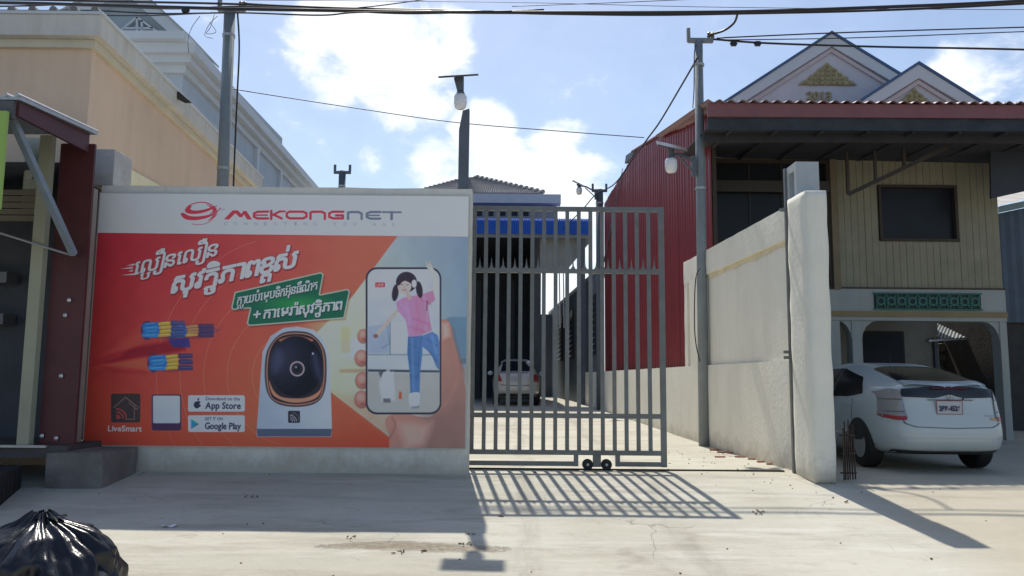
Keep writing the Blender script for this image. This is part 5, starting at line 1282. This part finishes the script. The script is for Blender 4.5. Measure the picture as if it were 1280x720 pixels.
# side windows and pillars
for sg in (-1, 1):
    pj = lambda a_, b, o, sg=sg: P1.side(a_, b, o, sg)
    strip([(.86, 1.03), (1.25, .985), (1.86, .975)], [(.90, 1.07), (1.12, 1.26), (1.90, 1.40)], pj).build('rear_side_window', glass, hc, smooth=True)
    strip([(1.93, .975), (2.5, .97), (3.18, .97)], [(1.97, 1.402), (2.5, 1.395), (3.05, 1.06)], pj).build('front_side_window', glass, hc, smooth=True)
    strip([(1.88, .97), (1.91, .97)], [(1.92, 1.40), (1.955, 1.40)], pj, 2, 6, .008).build('door_pillar', plastic, hc)
    strip([(.90, .30), (.905, .98)], [(.912, .30), (.917, .98)], pj, 8, 1, .004).build('door_seam', plastic, hc) if False else None
    strip([(1.1, .62), (1.115, .96)], [(1.112, .62), (1.127, .96)], pj, 8, 1, .004).build('door_seam', plastic, hc)
    strip([(1.24, .845), (1.42, .85)], [(1.24, .875), (1.42, .88)], pj, 4, 1, .03).build('door_handle', carw, hc)
    h = MB().lathe([(.02, 0), (.09, .03), (.10, .1), (.03, .14)], (sg * .93, 2.95, .93), 10).build('wing_mirror', carw, hc, smooth=True)
pj = lambda a_, b, o: P1.rear(a_, b, o)
tp = lambda a_, b, o: P1.top(a_, b, o)
strip([(-.52, .44), (-.3, .34), (0, .31), (.3, .34), (.52, .44)], [(-.50, 1.20), (-.3, 1.30), (0, 1.33), (.3, 1.30), (.50, 1.20)], tp, 18, 10, .007).build('rear_window', glass, hc, smooth=True)
strip([(-.55, .19), (-.3, .135), (0, .12), (.3, .135), (.55, .19)], [(-.53, .40), (-.3, .31), (0, .28), (.3, .31), (.53, .40)], tp, 18, 4, .022).build('spoiler', carw, hc, smooth=True)
strip([(-.24, 1.105), (.24, 1.105)], [(-.24, 1.128), (.24, 1.128)], pj, 6, 1, .03).build('high_brake_light', M('dark_red_lens', (.09, .01, .01), .2, .1, 5), hc)
strip([(-.62, 1.0), (-.2, .985), (-.13, 1.0), (0, 1.035), (.13, 1.0), (.2, .985), (.62, 1.0)], [(-.60, 1.105), (-.3, 1.135), (0, 1.14), (.3, 1.135), (.60, 1.105)], pj, 24, 5, .007).build('lower_rear_glass', glass, hc, smooth=True)
strip([(-.60, .80), (-.63, .80), (-.62, .66), (-.5, .615), (0, .60), (.5, .615), (.62, .66), (.63, .80), (.60, .80)], [(-.60, .81), (-.642, .81), (-.632, .652), (-.503, .605), (0, .59), (.503, .605), (.632, .652), (.642, .81), (.60, .81)], pj, 50, 1, .004).build('tailgate_seam', M('seam_grey', (.12, .125, .13), .7, .1, 4), hc)
strip([(-.78, .46), (.78, .46)], [(-.78, .466), (.78, .466)], pj, 20, 1, .003).build('bumper_crease', M('seam_light', (.50, .51, .52), .6, .1, 4), hc)
strip([(-.70, .235), (-.3, .225), (.3, .225), (.70, .235)], [(-.72, .30), (-.3, .285), (.3, .285), (.72, .30)], pj, 16, 3, .006).build('bumper_underside', plastic, hc)
for sg in (-1, 1):
    tl2 = strip([(sg * .585, .715), (sg * .70, .71), (sg * .825, .74)], [(sg * .62, 1.09), (sg * .70, 1.11), (sg * .79, 1.06)], pj, 8, 10, .016).build('tail_light', clearl, hc, smooth=True)
    strip([(sg * .60, .70), (sg * .70, .695), (sg * .805, .725)], [(sg * .590, .745), (sg * .70, .745), (sg * .82, .77)], pj, 6, 3, .020).build('red_reflector', redl, tl2)
    pass
    for zz_ in (.80, .96): strip([(sg * .61, zz_), (sg * .79, zz_)], [(sg * .61, zz_ + .012), (sg * .79, zz_ + .012)], pj, 6, 1, .020).build('lamp_divider', M('divider', (.12, .10, .10), .3, .1, 6), tl2)
pl_ = MB().box(-.165, .165, 0, .012, -.082, .082).build('number_plate', plate_m, hc); yb = P1.rear(0, .86)[1] - .02
pl_.location = (-.03, yb, .865)
MB().box(-.172, .172, -.003, .002, .082, .09).box(-.172, .172, -.003, .002, -.09, -.082).box(-.172, -.165, -.003, .002, -.082, .082).box(.165, .172, -.003, .002, -.082, .082).build('plate_frame', M('plate_edge', (.25, .06, .06), .5, .1, 5), pl_)
def put_text(s, size, x, y_, z_, mat, par, wd, nm='lettering', bold=.004):
    ob = txt_mesh(s, size, (0, 0, 0), mat, par, .001, bold, nm, wd=wd); ob.location = (x, y_, z_); return ob
put_text('2BB-4526', .09, 0, -.006, -.045, ink, pl_, .28)
strip([(-.30, .955), (.30, .955)], [(-.30, .967), (.30, .967)], pj, 8, 1, .012).build('plate_trim', M('seam_grey', (.12, .125, .13)), hc)
em = MB(); y_ = P1.rear(0, 1.0)[1] - .018
em.tube([(.045 * math.cos(a_), y_, .995 + .03 * math.sin(a_)) for a_ in [2 * math.pi * k / 20 for k in range(21)]], .004, 5); em.tube([(.016 * math.cos(a_), y_, .995 + .028 * math.sin(a_)) for a_ in [2 * math.pi * k / 16 for k in range(17)]], .004, 5); em.tube([(.034 * math.cos(a_), y_, 1.008 + .012 * math.sin(a_)) for a_ in [2 * math.pi * k / 16 for k in range(17)]], .004, 5)
em.build('emblem', chrome, hc)
y_ = P1.rear(.47, .74)[1] - .012
strip([(.42, .755), (.60, .755)], [(.42, .765), (.60, .765)], pj, 4, 1, .01).build('badge', chrome, hc); strip([(.50, .705), (.60, .705)], [(.50, .735), (.60, .735)], pj, 4, 1, .01).build('badge', M('badge_gold', (.5, .32, .12), .4, .1, 5), hc)
MB().tube([(.16, P1.rear(.16, .985)[1] - .02, .975), (.16, P1.rear(.16, .985)[1] - .03, .985)], .012, 8).build('lock', plastic, hc)
q = P1.top(0, 1.75); MB().tube([q, q + Vector((0, -.05, .14))], [.012, .004], 6).build('aerial', plastic, hc)

# --- silver saloon in the rear hall
SY = 28.6
sx = at(645.5, 470, SY).x
sc_ = empty('saloon_car', (sx, SY, gz(SY + 1)), 'dusty silver saloon car parked at the mouth of the dark hall behind the gate', 'car')
outl2 = [(.16, .28), (.03, .36), (0, .5), (.02, .68), (.04, .84), (.10, .96), (.22, 1.00), (.62, 1.03), (.95, 1.22), (1.35, 1.40), (1.9, 1.46), (2.4, 1.44), (2.8, 1.28), (3.2, 1.04), (3.7, .94), (4.2, .80), (4.38, .62), (4.42, .44), (4.34, .27), (3.2, .22), (1.6, .22), (.5, .24)]
P2 = Car(outl2, .86, (2.15, .66), 4.42, 6, tumble=([0, .25, .5, .8, .98, 1.2, 1.4, 1.5], [.93, .97, 1.0, .99, .93, .82, .72, .68]))
sc_.scale = (1.02, 1, 1.16)
P2.body().build('body', cars, sc_, smooth=True); wheels(P2, sc_, 3.55, .85, .31, galv)
for sg in (-1, 1):
    pj2 = lambda a_, b, o, sg=sg: P2.side(a_, b, o, sg)
    strip([(1.0, .98), (2.0, .96)], [(1.2, 1.30), (2.0, 1.38)], pj2).build('rear_side_window', glass, sc_, smooth=True); strip([(2.06, .96), (2.95, .97)], [(2.06, 1.38), (2.75, 1.24)], pj2).build('front_side_window', glass, sc_, smooth=True)
    h = MB().lathe([(.03, 0), (.10, .03), (.11, .1), (.03, .15)], (sg * .98, 2.85, .93), 10).build('wing_mirror', M('mirror_pale', (.6, .62, .66), .3, .1, 3), sc_, smooth=True)
pj = lambda a_, b, o: P2.rear(a_, b, o)
tp2 = lambda a_, b, o: P2.top(a_, b, o)
strip([(-.56, .68), (.56, .68)], [(-.48, 1.25), (.48, 1.25)], tp2, 14, 8, .008).build('rear_window', glass, sc_, smooth=True)
for sg in (-1, 1): strip([(sg * .50, .74), (sg * .78, .72)], [(sg * .60, .96), (sg * .80, .93)], pj, 6, 6, .014).build('tail_light', redl, sc_)
strip([(-.55, .62), (-.3, .60), (.3, .60), (.55, .62)], [(-.55, .64), (-.3, .62), (.3, .62), (.55, .64)], pj, 12, 1, .006).build('boot_seam', plastic, sc_)
strip([(-.23, .74), (.05, .74)], [(-.23, .88), (.05, .88)], pj, 4, 2, .02).build('number_plate', plate_m, sc_); strip([(.12, .74), (.34, .74)], [(.12, .87), (.34, .87)], pj, 4, 2, .018).build('boot_sticker', M('sticker', (.55, .56, .56), .5, .05, 5), sc_)
strip([(-.72, .24), (.72, .24)], [(-.74, .36), (.74, .36)], pj, 10, 3, .007).build('bumper_underside', plastic, sc_)

# ------------------------------------------------------------------ peach building (left)
PBX = lambda y: -5.93 - .066 * (y - 10.8)
pb = empty('peach_building', (-5.7, 10.8, 0), 'peach plastered building with a wide pale cornice at the left', 'building')
zw, ze = at(113, 54, 10.8).z, at(113, 25, 10.4).z
pbe = 18.8
part(MB().prism([(-16, 10.8, -.05), (PBX(10.8), 10.8, -.05), (PBX(pbe), pbe, -.05), (-16, pbe, -.05)], (0, 0, 6.0)), 'wall', peach, pb)
def cornice(o1, z0, z1, nm, mat):
    part(MB().prism([(-16, 10.8 - o1, z0), (PBX(10.8) + o1, 10.8 - o1, z0), (PBX(pbe + 1) + o1, pbe + 1, z0), (-16, pbe + 1, z0)], (0, 0, z1 - z0)), nm, mat, pb, bevel=.01)
cornice(.07, 5.74, 5.86, 'moulding', M('moulding_pale', (.62, .58, .47), .85, .08, 1.5)); cornice(.20, 5.86, 6.16, 'cornice', M('cornice_paint', (.62, .60, .55), .85, .08, 1.5, dirt=(.4, .36, .28), dirt_amt=.5, streak=True)); cornice(.23, 6.16, 6.20, 'drip_edge', palew)
rs = random.Random(9)
x = -9.9; k = 0
cap = MB().lathe([(.055, -.06), (.055, .06)], (0, 0, 0), 8, 'y').mesh('cover_tile'); cap.materials.append(M('cover_tile_grey', (.20, .19, .19), .8, .2, 4))
while x < PBX(10.4) + .2:
    o = bpy.data.objects.new('roof_tile', cap); COL.objects.link(o); o.parent = pb; o.location = Vector((x, 10.68, 6.24)) - pb.location; x += .29
part(MB().prism([(-16, 10.42, 6.20), (PBX(10.5) + .3, 10.42, 6.20), (PBX(pbe) + .3, pbe, 6.20), (-9.5, 15, 7.4), (-16, 15, 7.4)], (0, 0, .03)), 'roof_slope', tile, pb) if False else None
part(MB().box(-16, PBX(10.5) - .15, 10.7, 10.8, 6.20, 6.27), 'roof_edge', tile, pb)
# lower yellow render with a slanting top edge, and the grey concrete block
q = [at(*p) for p in ((152, 190, 10.95), (232, 228, 13.4))]
g0, g1 = q[0], Vector((PBX(14.4) + .02, 14.4, 3.3))
part(MB().prism([(PBX(10.82) + .012, 10.82, .0), (PBX(14.4) + .012, 14.4, .0), (PBX(14.4) + .012, 14.4, at(232, 228, 13.4).z), (PBX(10.82) + .012, 10.82, at(152, 190, 10.9).z + .05)], (.03, 0, 0)), 'lower_render', ltyel, pb)
c0, c1 = at(107, 186, 10.3), at(141, 232, 10.3)
tag(MB().box(c0.x, c1.x, 10.3, 10.79, c1.z, c0.z).build('concrete_block', greyc, bevel=.012), 'square grey concrete block sticking out beside the left end of the banner wall', 'block')
part(MB().box(at(108, 300, 10.6).x, at(126, 300, 10.6).x, 10.82, 10.9, 0, c1.z), 'dark_gap_strip', dconc, pb)  # dark strip standing in for the shaded gap below the block

# ------------------------------------------------------------------ tall white building behind
hb_ = empty('white_villa', (-9.4, 24, 0), 'tall white villa with deep cornice and latticed gable behind the peach building', 'building')
VX = lambda y: -10.3 - .037 * (y - 24)
zr = at(247, 62, 24).z
part(MB().prism([(-22, 24, 0), (VX(24), 24, 0), (VX(42), 42, 0), (-22, 42, 0)], (0, 0, zr - .5)), 'wall', whiteb, hb_)
for o1, za, zb2 in ((.55, zr - .32, zr), (.35, zr - .55, zr - .32), (.12, zr - .8, zr - .55)):
    part(MB().prism([(-22, 24 - o1, za), (VX(24) + o1, 24 - o1, za), (VX(42.5) + o1, 42.5, za), (-22, 42.5, za)], (0, 0, zb2 - za)), 'cornice', palew, hb_)
# side windows with hoods
for i, y0_ in enumerate((25.6, 29.4, 33.2, 37.0)):
    for zz_ in (6.5, 2.9):
        xw_ = VX(y0_)
        f_ = part(MB().box(xw_ - .05, xw_ + .08, y0_, y0_ + 1.5, zz_, zz_ + 1.9), 'window', M('villa_frame', (.50, .46, .44), .7, .1, 3), hb_)
        MB().box(xw_ - .03, xw_ + .10, y0_ + .12, y0_ + .7, zz_ + .12, zz_ + 1.75).box(xw_ - .03, xw_ + .10, y0_ + .8, y0_ + 1.38, zz_ + .12, zz_ + 1.75).build('pane', M('villa_glass', (.06, .09, .14), .1, .1, 2), f_, off=hb_.location)
        part(MB().prism([(xw_ + .02, y0_ - .2, zz_ + 2.05), (xw_ + .02, y0_ + 1.7, zz_ + 2.05), (xw_ + .02, y0_ + .75, zz_ + 2.75)], (.28, 0, 0)), 'hood', palew, hb_)
    part(MB().box(VX(y0_ + 2.6) - .05, VX(y0_ + 2.6) + .14, y0_ + 2.5, y0_ + 2.8, 0, zr - .8), 'pilaster', palew, hb_)
# front gable with white lattice
GYv = 25.5
A_, Lb, Rb = at(163, -12, GYv), at(30, 58, GYv), at(246, 60, GYv)
part(MB().prism([A_, Lb, (Lb.x, Lb.y, zr - .5), (Rb.x, Rb.y, zr - .5), Rb], (0, 10, 0)), 'gable_wall', M('gable_blue', (.36, .42, .46), .85, .08, 1), hb_)
for P_ in (Lb, Rb): part(MB().prism([A_ + Vector((0, -.4, .25)), P_ + Vector((0, -.4, .1)), P_ + Vector((0, -.4, -.35)), A_ + Vector((0, -.4, -.25))], (0, .4, 0)), 'gable_cornice', palew, hb_); part(MB().prism([A_ + Vector((0, -.5, .33)), P_ + Vector((0, -.5, .18)), P_ + Vector((0, -.5, .10)), A_ + Vector((0, -.5, .25))], (0, 2.5, 0)), 'roof_slope', M('villa_roof', (.38, .38, .38), .8, .1, 2), hb_)
f_ = MB(); gyl = GYv - .1
def vp(px, py): return at(px, py, gyl)
for p, q2 in (((172, 22), (136, 52)), ((172, 22), (213, 52)), ((172, 22), (172, 52)), ((178, 26), (178, 52)), ((136, 52), (213, 52)), ((154, 36), (192, 36)), ((130, 55), (218, 55))):
    f_.obox(vp(*p), vp(*q2), .07, .12, Vector((0, 1, 0)))
part(f_, 'lattice', palew, hb_)
f_ = MB(); c = [at(*p_, 13.6) for p_ in ((203, 108), (222, 113), (238, 127), (229, 127), (212, 118), (205, 113))]
tag(f_.prism(c, (0, .08, 0)).build('loose_sheet', M('dark_rag', (.06, .05, .05), .9, .3, 6)), 'dark torn sheet lying on the cornice edge of the peach building', 'sheet')
part(MB().box(-22, -10, 23.2, 23.9, zr + .005, zr + .25), 'parapet', palew, hb_)

# ------------------------------------------------------------------ maroon shop front at the far left
sh = empty('shop_front', (-5.4, 9.6, 0), 'small maroon shop stall with open front and projecting roof at the far left', 'shop')
SX = -5.17
q0, q1 = at(20, 124.5, 8.1), at(118, 165, 9.5)
c0, c1 = Vector((SX, 8.1, q0.z)), Vector((SX, 9.5, q1.z))
q0.x = q1.x = SX
part(MB().prism([(q0.x, 8.1, q0.z), (q1.x + .03, 9.62, q1.z), (q1.x + .03, 9.62, q1.z + .035), (q0.x, 8.1, q0.z + .035)], (-4, 0, 0)), 'roof_sheet', galv, sh)
for k in range(2): part(MB().tube([(SX - .02 - .12 * k, 8.08, q0.z + .05), (SX + .01 - .12 * k, 9.64, q1.z + .05)], .022, 6), 'roof_rib', galv, sh)
part(MB().prism([(SX - .03, 8.15, q0.z - .01), (SX - .03, 9.55, q1.z - .01), (SX - .03, 9.55, q1.z - .24), (SX - .03, 8.15, q0.z - .16)], (-.04, 0, 0)), 'side_fascia', maroon, sh)
part(MB().box(-9, SX - .06, 8.1, 8.16, q0.z - .2, q0.z - .01), 'front_fascia', M('shop_grey', (.10, .10, .11), .7, .15, 3), sh)
p = at(7, 200, 8.07); zs1, zs0 = at(3, 140, 8.07).z, at(3, 262, 8.07).z
part(MB().box(-8.5, p.x, 8.03, 8.07, zs0, zs1), 'lime_signboard', limeg, sh)
# side/back cladding, maroon
mx0, mx1 = at(56, 450, 9.6).x, at(100, 450, 9.6).x
fl = at(75, 556, 9.6).z
mp_ = part(MB().box(mx0, mx1, 9.6, 9.64, fl, q1.z - .12), 'maroon_panel', maroon, sh)
for px, py in ((81, 394), (76, 470), (70, 548), (52, 545), (86, 375)):
    c = at(px, py, 9.58); MB().lathe([(.028, .0), (.016, -.012), (.004, -.016)], c, 10, 'y').build('light_spot', M('light_spot_metal', (.6, .6, .6), .3, .2, 20, metal=.6), mp_, off=sh.location)  # bright spots of light on the panel, set in as pale metal studs
part(MB().box(at(31, 450, 9.5).x, at(46, 450, 9.5).x, 9.46, 9.56, fl, at(50, 170, 9.5).z), 'cream_post', M('cream_post_paint', (.36, .36, .27), .8, .1, 3, dirt=(.3, .27, .2), dirt_amt=.5), sh)
part(MB().box(at(102, 400, 10.0).x, at(109, 400, 10.0).x, 9.95, 10.05, 0, at(100, 236, 10).z), 'grey_pipe', M('pipe_tan', (.30, .27, .24), .7, .15, 3), sh)
part(MB().box(mx0 - .01, at(100, 400, 9.9).x, 9.66, 9.9, fl, q1.z - .1), 'rear_post', dconc, sh)
A_, B2 = at(14, 146, 8.3), at(92, 318, 9.5)
part(MB().obox(A_, B2, .07, .07), 'brace', M('brace_steel', (.22, .27, .32), .5, .12, 6), sh)
A_, B2 = at(-20, 285, 9.3), at(86, 318, 9.5); part(MB().tube([A_, B2], .014, 6), 'tie_rod', galv, sh)
part(MB().box(at(30, 215, 9.9).x, at(62, 215, 9.9).x, 9.9, 9.93, at(40, 262, 9.9).z, at(40, 172, 9.9).z), 'notice_board', M('notice_grey', (.40, .42, .36), .8, .1, 3), sh)
part(MB().box(at(31, 215, 9.85).x, at(40, 215, 9.85).x, 9.86, 9.89, at(40, 225, 9.9).z, at(40, 205, 9.9).z), 'notice', M('paper_dim', (.5, .5, .46), .8, .05, 3), sh)
for k in range(5):
    z0_ = at(20, 237 + 8 * k, 9.9).z; part(MB().box(-9, at(57, 250, 9.9).x, 9.88, 9.94, z0_ - .075, z0_ - .006), 'shutter_slat', M('shutter_tan', (.20, .18, .13), .8, .12, 3), sh)
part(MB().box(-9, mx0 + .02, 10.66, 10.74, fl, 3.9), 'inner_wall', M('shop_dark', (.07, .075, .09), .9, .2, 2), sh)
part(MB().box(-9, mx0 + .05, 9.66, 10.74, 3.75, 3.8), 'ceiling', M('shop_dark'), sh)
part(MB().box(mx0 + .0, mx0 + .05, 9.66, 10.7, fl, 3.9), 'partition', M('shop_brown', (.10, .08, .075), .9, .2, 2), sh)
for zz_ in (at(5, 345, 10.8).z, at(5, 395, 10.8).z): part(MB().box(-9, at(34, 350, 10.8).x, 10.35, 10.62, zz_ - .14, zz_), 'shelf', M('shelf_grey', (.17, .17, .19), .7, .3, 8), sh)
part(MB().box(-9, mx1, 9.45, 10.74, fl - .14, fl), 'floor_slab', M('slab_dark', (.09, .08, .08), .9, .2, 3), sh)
part(MB().box(-9, mx0 + .2, 9.4, 9.45, fl - .02, fl + .008), 'threshold', galv, sh)
# dark timber platform and concrete step
g0, g1 = gpt(52, 602), gpt(-4, 641)
tag(MB().prism([(g0.x, 9.42, gz(9.6) - .1), (g0.x - .02, g0.y, gz(g0.y) - .1), (g1.x, g1.y, gz(g1.y) - .35), (-9, g1.y, -.8), (-9, 9.42, -.6)], (0, 0, .01)).build('drain_floor', M('near_black', (.02, .02, .022), .6, .2, 3)), kind='structure')  # near-black sheet under the platform
dk = M('black_timber', (.022, .021, .022), .85, .3, 5, .3, 20)  # near-black colour of the planks
pf = empty('dark_platform', (-6.2, 9, 0), 'low black timber platform in front of the shop at the far left', 'platform')
for k in range(7):
    f1_, f2_ = k / 7, (k + .93) / 7
    ya, yb_ = g1.y + (9.38 - g1.y) * f1_, g1.y + (9.38 - g1.y) * f2_
    xa, xb_ = g1.x + (g0.x - g1.x) * f1_, g1.x + (g0.x - g1.x) * f2_
    part(MB().prism([(-8.5, ya, -.35), (xa - .05, ya, -.35), (xb_ - .05, yb_, -.35), (-8.5, yb_, -.35)], (0, 0, .35 + fl - .22)), 'plank', dk, pf)
st_ = bm_obj(rough_box(at(50, 590, 9.3).x + .02, at(157, 575, 9.9).x, 9.35, 10.22, -.25, at(100, 562, 9.7).z, .1, .012, .02, 21), 'concrete_step', M('step_concrete', (.20, .185, .175), .95, .2, 4, .6, 22, dirt=(.1, .09, .08), dirt_amt=.5))
tag(st_, 'rough grey concrete step block beneath the left end of the banner', 'step')

# ------------------------------------------------------------------ black rubbish bag in the foreground
by_ = 4.35; tp_ = at(78, 650, by_); bcx = at(40, 700, by_).x
bz = -.56; H = tp_.z - bz
def bagf(u, v):
    th = 2 * math.pi * u; ph = v
    prof = np.interp(ph, [0, .05, .2, .45, .65, .8, .9, .96, 1.0], [.05, .30, .42, .47, .45, .38, .27, .12, .05])
    z_ = H * float(np.interp(ph, [0, .05, .2, .45, .65, .8, .9, .96, 1.0], [0, .01, .12, .42, .68, .84, .93, .985, 1.04]))
    d = Vector((math.cos(th), math.sin(th), 0)); q = d * 1.5 + Vector((0, 0, z_ * 2))
    fold = .022 * math.sin(th * 13 + 5 * mnoise.noise(q * 1.6)) * ph ** 3 + .065 * mnoise.noise(q * 2.6) + .026 * mnoise.noise(q * 5) + .005 * mnoise.noise(q * 13)
    rdg = abs(mnoise.noise(q * 3.3 + Vector((5, 1, 2)))); fold -= .06 * (.25 - min(.25, rdg)) * 1.2
    r_ = float(prof) * 1.02 + fold * min(1, float(prof) * 4)
    k = .2 * max(0, ph - .7)
    return Vector((d.x * r_ + k * (tp_.x - bcx) * 4, d.y * r_ * .9, z_ + .02 * mnoise.noise(q * 5)))
bag = empty('rubbish_bag', (bcx, by_, bz), 'full black plastic rubbish bag with a knotted top, cut off by the lower left corner', 'rubbish bag')
MB().grid(bagf, 160, 90).build('bag_body', bagm, bag, smooth=True)
kn = MB(); rs = random.Random(8)
def knot(u, v):
    th = 2 * math.pi * u; r_ = .028 + .035 * v ** 1.5 * (1 + .5 * math.sin(5 * th) + .3 * math.sin(9 * th + 1)); return Vector(((tp_.x - bcx) * .25 + r_ * math.cos(th) + .05 * v, r_ * math.sin(th), H * .985 + .03 * v * (1 + .4 * math.sin(3 * th))))
MB().grid(knot, 50, 10).build('knot', bagm, bag, smooth=True)
MB().tube([((tp_.x - bcx) * .25 + .035 * math.cos(a_), .035 * math.sin(a_), H * .985 + .01 * math.sin(2 * a_)) for a_ in [2 * math.pi * k / 16 for k in range(17)]], .010, 6).build('tie', bagm, bag)

tag(MB().box(X(676, 400, 40), LX(44) + .5, 44, 44.2, -.05, at(690, 393, 44).z).build('rear_boundary_wall', M('rear_wall_grey', (.12, .13, .15), .9, .2, 1.5)), 'low dark wall closing the far end of the yard between hall and side building', 'wall')
